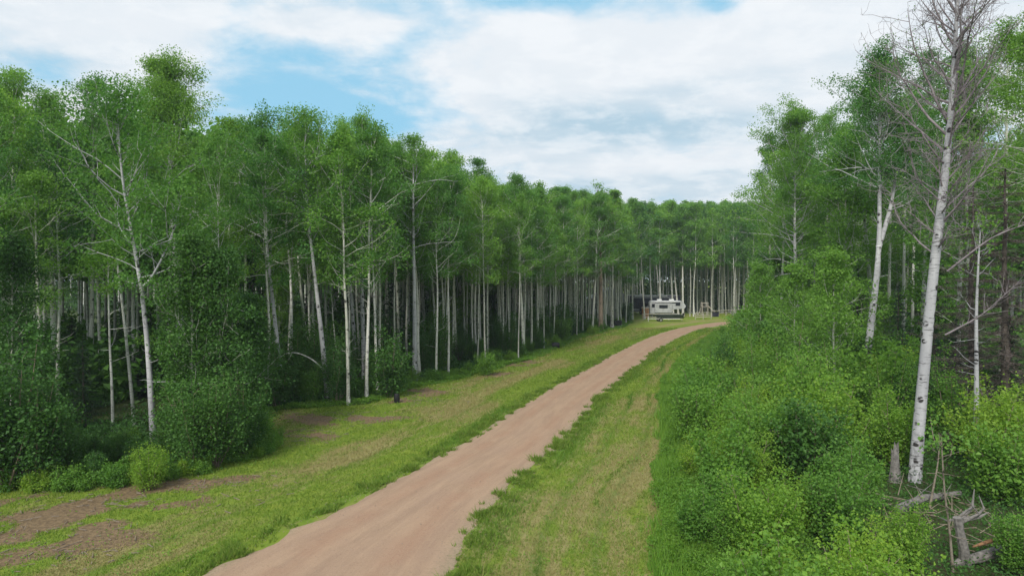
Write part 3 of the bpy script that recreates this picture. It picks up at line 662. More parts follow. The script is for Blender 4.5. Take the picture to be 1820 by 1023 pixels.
H_(123, (853, 628), [(851, 520), (850, 400)], 290, 6, 'pale aspen with long clean trunk above the rounded green bush', 1.8, 0.52, nb=30, bark='far_bark')
H_(124, (931, 634), [(927, 540), (921, 440), (920, 360)], 322, 6, 'slender white aspen standing forward at the bare soil, slightly bowed left', 2.0, 0.5, nb=34, bark='far_bark')
H_(125, (1068, 589), [(1068, 500), (1066, 400), (1063, 370)], 338, 9, 'thick brown and grey trunk with a thin half dead forked crown', 2.4, 0.55, cat='poplar tree', name='poplar_tree', nb=30, dens=0.35, bark='brown_bark', dead=16,
   forks=[(5, [(1067, 420), (1076, 400), (1090, 375)], 0.3)])
H_(126, (1088, 583), [(1088, 480), (1092, 420)], 345, 6, 'grey aspen just right of the thick brown trunk', 2.0, 0.55, nb=30)
H_(127, (1076, 584), [(1075, 480), (1073, 420)], 348, 5, 'slim aspen squeezed between the thick brown trunk and the grey aspen', 1.6, 0.6, nb=26, bark='far_bark')
for i, (bx, by, tx) in enumerate([(826, 625, 824), (868, 618, 866), (887, 613, 884), (895, 615, 890), (905, 612, 906), (939, 600, 938), (956, 616, 955), (963, 610, 962), (978, 600, 978), (1016, 583, 1014),
                                  (1033, 570, 1033), (1004, 590, 1006), (690, 640, 688), (670, 640, 668), (755, 622, 752), (990, 588, 989), (1048, 580, 1046), (1112, 570, 1110)]):
    d = F * CH / (by - HY)
    H_(200 + i, (bx, by), [(tx, 500), (tx, 420)], HY - (15.8 + 2.5 * rng.random() - CH) * F / d if wz(np.interp(bx, SKX, SKY), d) > 18.3 else np.interp(bx, SKX, SKY) + abs(rng.normal(0, 12)), 4.2, 'slender pale aspen in the front row of the left wood', 1.9, 0.38 + 0.14 * rng.random(), nb=38, bark='far_bark')['group'] = 'aspens in the front row of the left wood'
# trees round the campsite
for i, (bx, by, tx, w) in enumerate([(1124, 567, 1124, 4), (1146, 566, 1140, 3), (1159, 562, 1155, 4), (1174, 562, 1172, 5), (1186, 556, 1184, 3), (1197, 560, 1192, 4), (1206, 560, 1198, 4), (1214, 561, 1213, 5), (1229, 553, 1226, 4),
                                  (1239, 553, 1238, 7), (1247, 553, 1247, 5), (1254, 553, 1254, 5), (1264, 553, 1263, 4), (1300, 552, 1300, 4), (1312, 555, 1311, 5), (1324, 553, 1322, 5), (1330, 551, 1328, 4), (1340, 552, 1338, 3), (1346, 550, 1346, 3), (1358, 552, 1356, 3), (1220, 547, 1220, 3), (1166, 552, 1163, 3), (1133, 556, 1132, 3), (1276, 549, 1274, 3), (1106, 560, 1104, 3)]):
    d = F * CH / (by - HY); top = 366 + rng.uniform(-4, 16)
    H_(260 + i, (bx, by), [(tx, 480), (tx, 420)], top, w * 0.85, 'tall white trunked aspen standing around the campsite', 3.0, 0.42 + 0.1 * rng.random(), nb=32, bark='far_bark', leafm='aspen_leaf', clus=0.5)['group'] = 'tall aspens around the campsite'
H_(290, (1283, 555), [(1284, 500), (1288, 450)], 368, 6, 'stout white aspen right of the wooden stand, widest trunk behind the campsite', 3.4, 0.5, nb=34, bark='far_bark', clus=0.5)

thin = [gen_tree(560 + i, 20.0, 0.085, crown=0.42, R=2.4, nb=30, leaf=0.26, dens=0.9, bark=('pale_bark', 'far_bark')[i % 2], dead=6, sides=6, clus=0.5) for i in range(4)]
cnt = 0
while cnt < 62:
    px = rng.uniform(1085, 1375); d = rng.uniform(126, 152); x = wx(px, d)
    if (1105 < px < 1222 and d < 143) or any((x - a) ** 2 + (d - b) ** 2 < 1.3 for a, b in near): continue
    hh = wz(366 + abs(rng.normal(0, 12)), d) / 20.0
    place('slender_aspen', thin[cnt % 4][:2], ('trunk', 'crown'), 'thin grey trunked aspen in the screen of trees behind the campsite', 'aspen tree', x, d, rng.random() * 6.28, hh * rng.uniform(0.7, 1.2), 'thin aspens behind the campsite', sz=hh); near.append((x, d)); cnt += 1

# right side
H_(301, (1415, 655), [(1416, 560), (1412, 450), (1412, 380)], 212, 9, 'broad aspen at the front of the right wood, reaching out over the road', 3.9, 0.38, bark='birch_bark', leafm='aspen_leaf', nb=90, sub=10, dens=1.3, shape='broad', dead=10)
H_(302, (1535, 706), [(1545, 600), (1560, 480), (1563, 430), (1562, 330), (1562, 290)], 128, 15, 'white trunk forked low into two stems, left of the bare birch', 3.6, 0.62, bark='birch_bark', leafm='aspen_leaf', nb=72, sub=9, shape='broad',
   forks=[(10, [(1561, 440), (1575, 400), (1590, 350), (1598, 290), (1602, 220)], 0.3)])
H_(303, (1556, 668), [(1552, 560), (1540, 440), (1530, 310)], 190, 11, 'grey aspen right behind the forked white trunk', 2.8, 0.45, leafm='aspen_leaf', nb=48, sub=8, dead=12)
H_(304, (1735, 838), [(1737, 700), (1735, 560), (1740, 420)], 395, 10, 'thin leafless white aspen right of the bare birch', 0.9, 0.75, bark='birch_bark', nb=10, dens=0.05, dead=12)
H_(305, (1580, 640), [(1580, 500), (1582, 400)], 200, 7, 'slim white aspen behind the forked trunk, left one of three', 2.4, 0.5, bark='far_bark', nb=40, sub=8)
H_(306, (1605, 638), [(1606, 500), (1607, 400)], 180, 7, 'slim white aspen behind the forked trunk, middle one of three', 2.4, 0.5, bark='far_bark', nb=40, sub=8)
H_(307, (1622, 632), [(1622, 500), (1625, 400)], 170, 6, 'slim white aspen behind the bare birch, right one of three', 2.4, 0.5, bark='far_bark', nb=40, sub=8)
H_(308, (1472, 650), [(1472, 560), (1470, 450)], 212, 7, 'leafy aspen between the broad aspen and the forked white trunk', 3.0, 0.28, leafm='aspen_leaf', nb=62, sub=8, shape='broad')
H_(309, (1780, 700), [(1782, 560), (1786, 400)], 70, 11, 'tall leafy poplar at the right border behind the bare birch', 3.2, 0.55, cat='poplar tree', name='poplar_tree', leafm='poplar_leaf', nb=60, sub=8, shape='broad')
H_(310, (1700, 690), [(1704, 560), (1708, 400)], 100, 10, 'leafy poplar seen through the bare birch branches', 3.0, 0.35, cat='poplar tree', name='poplar_tree', leafm='aspen_leaf', nb=60, sub=8, shape='broad')
H_(311, (1640, 672), [(1640, 560), (1646, 400)], 110, 9, 'leafy poplar left behind the bare birch trunk', 2.8, 0.30, cat='poplar tree', name='poplar_tree', leafm='aspen_leaf', nb=58, sub=8, shape='broad')
H_(312, (1365, 615), [(1366, 540), (1368, 450)], 250, 6, 'leafy aspen filling the gap left of the broad aspen', 2.6, 0.2, leafm='aspen_leaf', nb=56, sub=8, shape='broad')
H_(313, (1835, 760), [(1836, 600), (1840, 400)], 60, 12, 'leafy poplar cut by the right border of the photo', 2.6, 0.58, cat='poplar tree', name='poplar_tree', leafm='poplar_leaf', nb=56, sub=8, shape='broad')

# the bare birch in front of the right wood
def bare_birch():
    bx, by = 1627, 858; x, d = gp(bx, by); rg = np.random.default_rng(77)
    P = [(wx(a, d) - x, 0, wz(b, d)) for a, b in ((1627, 858), (1637, 720), (1648, 600), (1657, 500), (1668, 400), (1677, 320), (1683, 260), (1690, 170), (1694, 90), (1699, 0), (1704, -110), (1708, -170))]
    w = [23, 19, 17.5, 16.5, 15, 13.5, 11.5, 9, 7, 5.5, 3.5, 1.5]
    S = smooth_path(P, 30); Rr = np.interp(np.linspace(0, 1, 30), np.linspace(0, 1, 12), w) * d / F / 2; S[0, 2] = -0.15
    mb = MB(); mb.tube(S, Rr, 14)
    root = thing('birch_tree', 'tall bare birch with white black-scarred trunk leaning right, its crown leafless', 'birch tree', (x, d, 0))
    mb.obj('trunk', M['birch_bark'], root, True)
    br = MB(); tw = []
    Zs = S[:, 2]
    for i in range(78):
        t = (i + rg.random()) / 78; z = wz(480, d) + (Zs[-1] - wz(480, d) - 0.4) * t ** 0.8
        p = np.array([np.interp(z, Zs, S[:, q]) for q in range(2)] + [z])
        L = (4.5 - 2.4 * t) * rg.uniform(0.45, 1.15) * (1.0 if t > 0.22 else 0.7)
        az = i * 2.4 + rg.normal(0, 0.3); el = rg.uniform(0.35, 0.95) + 0.25 * t; B = limb(p, az, el, L, 9, rg, 0.3, 0.14)
        br.tube(B, np.linspace(0.009 + 0.010 * L, 0.005, 10), 5, False)
        for q in range(int(10 * rg.uniform(0.7, 1.4))):
            s_ = rg.uniform(0.15, 1.0); b = B[int(s_ * 8.99)]
            C = limb(b, az + rg.normal(0, 0.8), el + rg.normal(0, 0.45), L * 0.42 * rg.uniform(0.3, 1.0) + 0.15, 5, rg, 0.1, 0.25)
            br.tube(C, np.linspace(0.010, 0.0045, 6), 4, False)
            for r_ in range(5):
                c = C[rg.integers(1, 6)]; D = limb(c, rg.random() * 6.28, rg.normal(0.3, 0.6), rg.uniform(0.15, 0.7), 3, rg, 0.0, 0.35)
                br.tube(D, np.linspace(0.0055, 0.003, 4), 3, False); tw.append(D[-1])
    # two long bare limbs sweeping right, as in the photo
    for (a, b), (c, e), (g, h) in (((1683, 482), (1745, 420), (1835, 385)), ((1680, 595), (1725, 560), (1765, 505))):
        Q = smooth_path([(wx(a, d) - x, 0, wz(b, d)), (wx(c, d) - x, -0.5, wz(e, d)), (wx(g, d) - x, -1.0, wz(h, d))], 14); br.tube(Q, np.linspace(0.035, 0.008, 14), 6, False)
        for q in range(26):
            k = rg.integers(3, 14); D = limb(Q[k], rg.normal(0.2, 0.8), rg.uniform(-0.2, 1.2), rg.uniform(0.3, 1.1), 4, rg, 0.2, 0.25); br.tube(D, np.linspace(0.010, 0.004, 5), 3, False)
    br.obj('branches', M['dead_twig'], root, True)
    tw = np.array(tw); tw = tw[rg.random(len(tw)) < 0.06]; C = np.repeat(tw, 4, 0) + rg.normal(0, 0.12, (len(tw) * 4, 3))
    lf = MB(); V, Q = leaves(C, 0.07, rg); lf.add(V, Q); lf.obj('foliage', M['poplar_leaf'], root)
    near.append((x, d))
bare_birch()

# --- spruces
sp = [gen_spruce(400 + i, 9.0, 0.11, 1.9, crown=0.04) for i in range(3)]; dsp = [gen_spruce(410 + i, 11.0, 0.13, 2.2, dead=True, n_per=2.2, crown=0.12) for i in range(2)]
SPR = [(40, 815, 590, 1), (398, 800, 575, 0), (150, 760, 600, 2), (1480, 690, 520, 0), (1525, 668, 470, 1), (1595, 690, 500, 2), (1660, 700, 430, 0), (1605, 740, 590, 1), (1505, 735, 600, 2), (1700, 745, 560, 1), (1795, 800, 560, 0),
       (462, 690, 500, 0), (450, 670, 420, 1), (300, 700, 560, 2), (245, 705, 620, 0), (700, 645, 470, 1), (690, 655, 540, 2), (128, 680, 560, 1), (545, 640, 520, 0), (20, 690, 560, 2), (870, 600, 540, 1)]
for i, (bx, by, ty, v) in enumerate(SPR):
    x, d = gp(bx, by); H = wz(ty, d); s = H / 9.0; side = 'right' if bx > 1000 else 'left'
    place('spruce_tree', sp[v][:2], ('trunk', 'crown'), 'dark green spruce half hidden among the trunks of the %s wood' % side, 'spruce tree', x, d, rng.random() * 6.28, max(s, 0.55), 'spruces inside the %s wood' % side, sz=s); near.append((x, d))
for i, (bx, by, ty, v, lab) in enumerate([(1785, 800, 300, 0, 'dead grey brown spruce with bare twigs at the right border'), (1728, 765, 330, 1, 'dead brown spruce behind the thin leafless aspen')]):
    x, d = gp(bx, by); H = wz(ty, d); s = H / 11.0
    place('dead_spruce', dsp[v][:2], ('trunk', 'crown'), lab, 'dead spruce', x, d, i * 1.3, s * 1.5, sz=s); near.append((x, d))

# --- shared kinds for the wood's inner trees
asp = []
for i in range(9):
    asp.append(gen_tree(500 + i, 16.5, 0.085 + 0.018 * (i % 3), crown=0.36 + 0.04 * (i % 5), R=2.1 + 0.2 * (i % 3), nb=44, leaf=0.15, dens=1.3, clus=0.36, sub=7, bark=('far_bark', 'pale_bark', 'far_bark')[i % 3], dead=8, sides=7))
leafy = [gen_tree(520 + i, 14.0, 0.12, crown=0.16, R=2.6, nb=56, leaf=0.15, dens=1.4, clus=0.36, shape='broad', bark='pale_bark', leafm=('aspen_leaf', 'poplar_leaf')[i % 2], sub=8) for i in range(4)]
def far_enough(x, y, r): return all((x - a) ** 2 + (y - b) ** 2 > r * r for a, b in near)
deep = []; cnt = 0; tries = 0
while cnt < 175 and tries < 30000:
    tries += 1; y = 22 + 112 * rng.random() ** 0.9; din = 0.5 + 15 * rng.random() ** 1.8; x = lx(y) - din
    if y < 27 and din < 2.5: continue
    if x < -0.80 * y or (20 < x and y > 108 and y < 136) or not far_enough(x, y, 1.35): continue
    bx = CX + x / y * F
    if wz(np.interp(bx, SKX, SKY), y) < 11.5 or (215 < bx < 345 and y < 34): continue
    front = bx < 430 and y < 46
    if front and rng.random() < 0.6: continue
    v = rng.integers(9); use_leafy = (bx < 430 and rng.random() < 0.2)
    src = leafy[v % 4] if use_leafy else asp[v]; Hh = hcap(x, y, rng.uniform(15.5, 20.0) + (y > 100) * 1.5)
    s = Hh / (14.0 if use_leafy else 16.5)
    place('aspen_tree', src[:2], ('trunk', 'crown'), 'aspen inside the dense left wood, one of many behind its front row', 'aspen tree', x, y, rng.random() * 6.28, s * rng.uniform(0.68, 1.15), 'aspens inside the left wood', sz=s)
    near.append((x, y)); cnt += 1
cnt = 0; tries = 0
while cnt < 62 and tries < 20000:
    tries += 1; y = 27 + 118 * rng.random(); x = rx(y) + 8 + 20 * rng.random() ** 1.3
    if y > 92: x = np.interp(y, [92, 118, 150], [34, 52, 60]) + 28 * rng.random()
    if x > 0.80 * y or not far_enough(x, y, 2.0): continue
    bx = CX + x / y * F
    if bx < 1352 and y < 95: continue
    lf = rng.random() < 0.6 and y < 95; v = rng.integers(9); src = leafy[v % 4] if lf else asp[v]
    Hh = hcap(x, y, rng.uniform(15.5, 18.5) + (y > 95) * 2)
    s = Hh / (14.0 if lf else 16.5)
    place('aspen_tree', src[:2], ('trunk', 'crown'), 'aspen inside the right wood, behind the trees along its edge', 'aspen tree', x, y, rng.random() * 6.28, s * rng.uniform(0.9, 1.1), 'aspens inside the right wood', sz=s)
    near.append((x, y)); cnt += 1

small = [gen_tree(540 + i, 8.0, 0.07, crown=0.10, R=1.8, nb=46, leaf=0.12, dens=1.3, shape='broad', bark='pale_bark', leafm=('poplar_leaf', 'shrub_leaf')[i % 2], sub=7, clus=0.32) for i in range(3)]
cnt = 0
while cnt < 34:
    y = 27 + 60 * rng.random(); x = rx(y) + 6.0 + 12 * rng.random(); bx = CX + x / y * F
    if bx > 1850 or bx < 1330 or (y < 46 and 1495 < bx < 1690) or (y < 44 and bx > 1690) or not far_enough(x, y, 1.6): continue
    place('young_tree', small[cnt % 3][:2], ('trunk', 'crown'), 'young leafy tree filling in below the crowns of the right wood', 'young tree', x, y, rng.random() * 6.28, rng.uniform(0.6, 1.15), 'young trees below the right wood'); near.append((x, y)); cnt += 1
for i in range(14):
    y = 38 + 55 * rng.random(); x = lx(y) - 2.5 - 9 * rng.random()
    if x < -0.7 * y or not far_enough(x, y, 1.2): continue
    place('young_tree', small[i % 3][:2], ('trunk', 'crown'), 'young leafy tree growing under the crowns of the left wood', 'young tree', x, y, rng.random() * 6.28, rng.uniform(0.55, 0.95), 'young trees under the left wood'); near.append((x, y))

# --- the far mass of wood, read as one
def build_far_wood():
    crown = MB(); trunk = MB(); rg = np.random.default_rng(600); n = 0; t = 0
    base = []
    for v in range(6):
        C = []
        for k in range(26):
            tt = (k + 0.5) / 26; z = 0.42 + 0.58 * tt; r = 0.13 * math.sin(PI * min(1, 0.2 + 0.78 * tt)) * rg.uniform(0.3, 1.1); a = rg.random() * 6.28
            C.append(np.array([r * math.cos(a), r * math.sin(a), z]) + rg.normal(size=(60, 3)) * np.array([0.045, 0.045, 0.026]))
        base.append(np.concatenate(C))
    while n < 880 and t < 50000:
        t += 1
        zone = rg.random()
        if zone < 0.42:
            y = 30 + 130 * rg.random(); x = lx(y) - 15 - 32 * rg.random()
        elif zone < 0.72:
            x = -130 + 245 * rg.random(); y = 148 + 45 * rg.random()
        else:
            y = 30 + 120 * rg.random(); x = rx(y) + 26 + 30 * rg.random()
        if abs(x) > 0.82 * y + 2 or not far_enough(x, y, 1.5): continue
        H = hcap(x, y, rg.uniform(16.0, 20.0) + 4.0 * (y > 110), 5.0); C = base[rg.integers(6)].copy(); a = rg.random() * 6.28; c, s = math.cos(a), math.sin(a)
        C = np.stack([C[:, 0] * c - C[:, 1] * s, C[:, 0] * s + C[:, 1] * c, C[:, 2]], 1) * H + np.array([x, y, 0])
        V, Q = leaves(C, 0.40, rg); crown.add(V, Q)
        l = rg.normal(0, 0.02, 2) * H
        trunk.tube([(x, y, -0.1), (x + l[0] * 0.5, y + l[1] * .3, H * 0.5), (x + l[0], y + l[1], H * 0.97)], [0.12, 0.09, 0.02], 5, False)
        near.append((x, y)); n += 1
    n2 = 420000; zz = rg.random(n2); y = np.where(zz < .45, 148 + 70 * rg.random(n2), 30 + 130 * rg.random(n2)); rr = rg.random(n2)
    x = np.where(zz < .45, -175 + 355 * rr, np.where(zz < .75, lx(y) - 11 - 34 * rr, rx(y) + 18 + 34 * rr)); cl = vnoise(x, y, 5.0, 66)
    k = (np.abs(x) < 0.82 * y + 3); x, y, cl = x[k], y[k], cl[k]; h = (1.2 + 9.0 * np.clip(cl - 0.28, 0, 1) * 1.6) * (0.6 + 0.4 * (y > 100)); h = np.where(y > 168, 15 + 6 * cl, h); C = np.stack([x, y, rg.random(len(x)) ** 0.9 * h], 1)
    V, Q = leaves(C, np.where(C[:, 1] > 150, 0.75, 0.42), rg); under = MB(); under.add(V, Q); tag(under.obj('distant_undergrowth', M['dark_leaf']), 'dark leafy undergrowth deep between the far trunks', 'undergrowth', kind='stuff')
    o = crown.obj('distant_wood', M['aspen_leaf']); tag(o, 'dense green crowns of the wood far behind the individual trees', 'forest', kind='stuff')
    o2 = trunk.obj('trunks_of_distant_wood', M['far_bark'], o, True); o2['kind'] = 'stuff'
build_far_wood()

# --- shrubs and low growth
sh_dark = [gen_shrub(700 + i, 2.6, 1.5, 13, 0.11, 7, 'dark_leaf') for i in range(3)]
sh_mid = [gen_shrub(710 + i, 2.6 + 0.25 * (i - 1), 1.5, 14, (0.08, 0.13, 0.10, 0.15)[i], (10, 5, 8, 4.5)[i], 'shrub_leaf') for i in range(4)]
sh_bri = [gen_shrub(720 + i, 2.2, 1.4, 14, 0.075, 10, 'bright_leaf') for i in range(3)]
sh_low = [gen_shrub(730 + i, 1.0, 1.0, 12, 0.085, 5, ('shrub_leaf', 'bright_leaf')[i % 2], spread=0.9) for i in range(3)]
sapl = [gen_shrub(740 + i, 4.6, 1.7, 9, 0.10, 10, ('shrub_leaf', 'poplar_leaf', 'shrub_leaf')[i % 3], spread=0.30) for i in range(3)]
def shrub(src, x, y, s, label, group=None, sz=None, name='shrub', cat='shrub'):
    return place(name, src[:2], ('stems', 'foliage'), label, cat, x, y, rng.random() * 6.28, s, group, sz=sz)
def at(px, py): return gp(px, py)
# left, single shrubs one can point to
for px, py, s, k, lab in [(455, 800, 0.85, sh_mid[0], 'bright green round shrub at the corner of the left wood'),
                          (262, 872, 0.62, sh_bri[0], 'small yellow green bush at the foot of the crooked white aspen'),
                          (862, 668, 0.62, sh_mid[1], 'rounded dark green bush among the low ferny growth'),
                          (1000, 606, 1.0, sh_mid[2], 'dense shrub in front of the far end of the left wood'),
                          (1110, 572, 1.3, sh_dark[0], 'big shrub behind the black bin at the campsite'),
                          (690, 706, 1.25, sh_dark[1], 'dark bushy shrub left of the bare soil patch'),
                          (1230, 700, 0.0, None, '')]:
    if k is None: continue
    x, y = at(px, py); shrub(k, x, y, s, lab)
for i in range(64):                              # the dense shrub front of the left wood
    y = 21.8 + 14 * rng.random() if i < 40 else 36 + 70 * rng.random(); din = 0.9 + (3.0 if i < 40 else 5.0) * rng.random()
    x = lx(y) - din
    if i < 22: x = rng.uniform(-18.5, -9.9); y = np.interp(x, [-19, -17, -9.8], [22.6, 22.4, 25.6]) + 1.6 * rng.random()
    if x < -0.82 * y: x = -0.7 * y * rng.random() - 6
    if -15.2 < x < -12.0 and y < 31 and i > 12 and y > 26: continue
    s = rng.uniform(0.65, 1.15) * (1.0 if i < 40 else 0.8)
    if i < 22: s = rng.uniform(0.6, 0.9) if not 105 < CX + x / y * F < 330 else rng.uniform(0.28, 0.48)
    if y < 34 and 105 < CX + x / y * F < 330: s = min(s, 0.42)
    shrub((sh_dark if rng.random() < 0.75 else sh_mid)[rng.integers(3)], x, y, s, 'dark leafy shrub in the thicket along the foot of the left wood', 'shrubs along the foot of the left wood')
for i in range(46):                              # low bright growth at its edge further along
    y = 37 + 75 * rng.random() ** 1.2; x = lx(y) - 0.2 - 1.7 * rng.random()
    shrub(sh_low[rng.integers(3)] if i % 3 else sh_mid[rng.integers(3)], x, y, rng.uniform(0.6, 1.15) * (1 if i % 3 else 0.45), 'low light green bush at the edge of the left wood', 'low bushes at the edge of the left wood', name='low_bush', cat='bush')
sap_d = [gen_shrub(750 + i, 4.8, 2.1, 13, 0.12, 9, 'dark_leaf', spread=0.40) for i in range(4)]
for i, (px, py, s_, lab) in enumerate([(12, 872, 1.05, 'tall dark bush cut by the left border of the photo'), (55, 868, 0.8, 'tall dark bush second from the left border'), (108, 845, 0.5, 'dark bush left of the gap into the wood'), (345, 838, 0.72, 'dark leafy bush right of the crooked white aspen'),
                                  (385, 832, 0.72, 'largest dark leafy bush at the corner of the left wood'), (430, 812, 0.7, 'leafy bush between the large dark bush and the bright round shrub'), (350, 760, 1.2, 'tall bush rising behind the dark corner bushes'), (410, 745, 1.2, 'tall leafy bush under the straight thin aspen'),
                                  (20, 760, 1.25, 'high leafy bush behind the bushes at the left border'), (455, 728, 0.9, 'leafy bush behind the bare soil, left of the leaning pair')]):
    x, y = at(px, py); shrub(sap_d[i % 4], x, y, s_, lab, name='tall_bush', cat='bush')
for i in range(40):                              # saplings among the trunks of the left wood
    y = 34 + 75 * rng.random(); x = lx(y) - 1.2 - 7 * rng.random()
    if x < -0.8 * y or (y > 108): continue
    shrub(sap_d[rng.integers(4)], x, y, rng.uniform(0.45, 0.95), 'leafy sapling growing between the trunks of the left wood', 'saplings between the trunks of the left wood', name='sapling', cat='sapling')
for i in range(22):
    px = rng.uniform(-20, 480); py = np.interp(px, [-20, 150, 250, 330, 430, 490], [885, 878, 868, 853, 834, 795]) - 9 * rng.random(); x, y = at(px, py)
    shrub(sh_low[rng.integers(3)], x, y + 0.3, rng.uniform(0.4, 0.85), 'low leafy plant at the foot of the corner bushes of the left wood', 'low plants at the foot of the corner bushes', name='low_bush', cat='bush')
# right thicket
used = []
RS_L = [(1500, 930, 0.95, sh_mid[0], 'leafy green shrub in front of the upturned roots'), (1360, 1010, 0.95, sh_bri[1], 'yellow green bush lowest in the right foreground'), (1300, 850, 0.8, sh_bri[0], 'yellow green bush at the front of the right thicket'),
        (1610, 1015, 0.62, sh_bri[2], 'bright yellow green bush beside the fallen dead wood'), (1440, 800, 1.05, sh_mid[3], 'dark centred shrub left of the weathered stump'), (1560, 860, 0.6, sh_low[0], 'low bush at the foot of the weathered stump'),
        (1790, 900, 0.9, sh_mid[1], 'leafy shrub at the right border above the dead wood'), (1822, 1030, 0.55, sh_mid[2], 'shrub in the lower right corner')]
for px, py, s, k, lab in RS_L:
    x, y = at(px, py); shrub(k, x, y, s, lab); used.append((x, y))
for px, py, s, v, lab in [(1400, 745, 1.05, 0, 'tall willow shrub in the middle of the right thicket'), (1372, 665, 0.95, 1, 'tall willow shrub near the far end of the right thicket'), (1455, 700, 1.0, 2, 'tall leafy sapling in front of the right wood'),
                          (1385, 640, 1.15, 0, 'tall leafy sapling below the broad aspen'),
                          (1432, 790, 0.80, 1, 'leafy sapling right of the tall willow shrub'), (1345, 735, 0.78, 2, 'leafy sapling at the front of the right thicket, left of the tall willow shrub'), (1490, 765, 0.85, 0, 'leafy sapling left of the weathered stump'),
                          (1330, 800, 0.62, 1, 'small willow shrub at the front of the right thicket'), (1575, 790, 0.7, 2, 'leafy sapling between the forked white trunk and the bare birch'), (1690, 800, 0.8, 0, 'leafy sapling right behind the bare birch'), (1362, 605, 1.15, 2, 'sapling where the right thicket meets the bend of the road')]:
    x, y = at(px, py); shrub(sapl[v], x, y, s, lab, name='tall_shrub'); used.append((x, y))
cnt = 0; tries = 0
while cnt < 215 and tries < 20000:
    tries += 1; y = 11 + 100 * rng.random() ** 1.35; t = rng.random(); x = rx(y) + 0.9 + 13 * t ** 1.25 + 2.2 * float(sstep(y, 50, 80))
    bx = CX + x / y * F
    if bx > 1900 or bx < 1180: continue
    if 14 < y < 36 and 1495 < bx < 1560 and t > 0.5: continue
    if 13 < y < 21 and 9.0 < x < 14.5: continue
    if y < 14.5 and bx > 1590: continue             # the clearing with the dead wood
    if 19 < y < 23 and 10.6 < x < 15.5: continue
    s = 0.50 + 0.60 * min(1, t * 2.2) + 0.45 * rng.random() ** 2
    if y < 20: s *= 0.78
    if y > 45: s *= 1.25
    bl = CX + (x - 1.4 * s) / y * F
    if bl < 1300 and y > 40:
        hmx = CH - (np.interp(bl, [1183, 1217, 1262, 1290, 1310], [673, 628, 594, 572, 545]) - HY) * y / F
        s = min(s, hmx / 2.5)
        if s < 0.25: continue
    if any((x - a) ** 2 + (y - b) ** 2 < (0.75 * s) ** 2 * 1.6 for a, b in used): continue
    fr = rng.random(); kind = sh_bri[rng.integers(3)] if fr < (0.62 if y < 25 else 0.34) else (sh_dark[rng.integers(3)] if fr > 0.86 and t > 0.25 else sh_mid[rng.integers(4)])
    shrub(kind, x, y, s, 'leafy green shrub in the roadside thicket on the right', 'shrubs in the right roadside thicket'); used.append((x, y)); cnt += 1

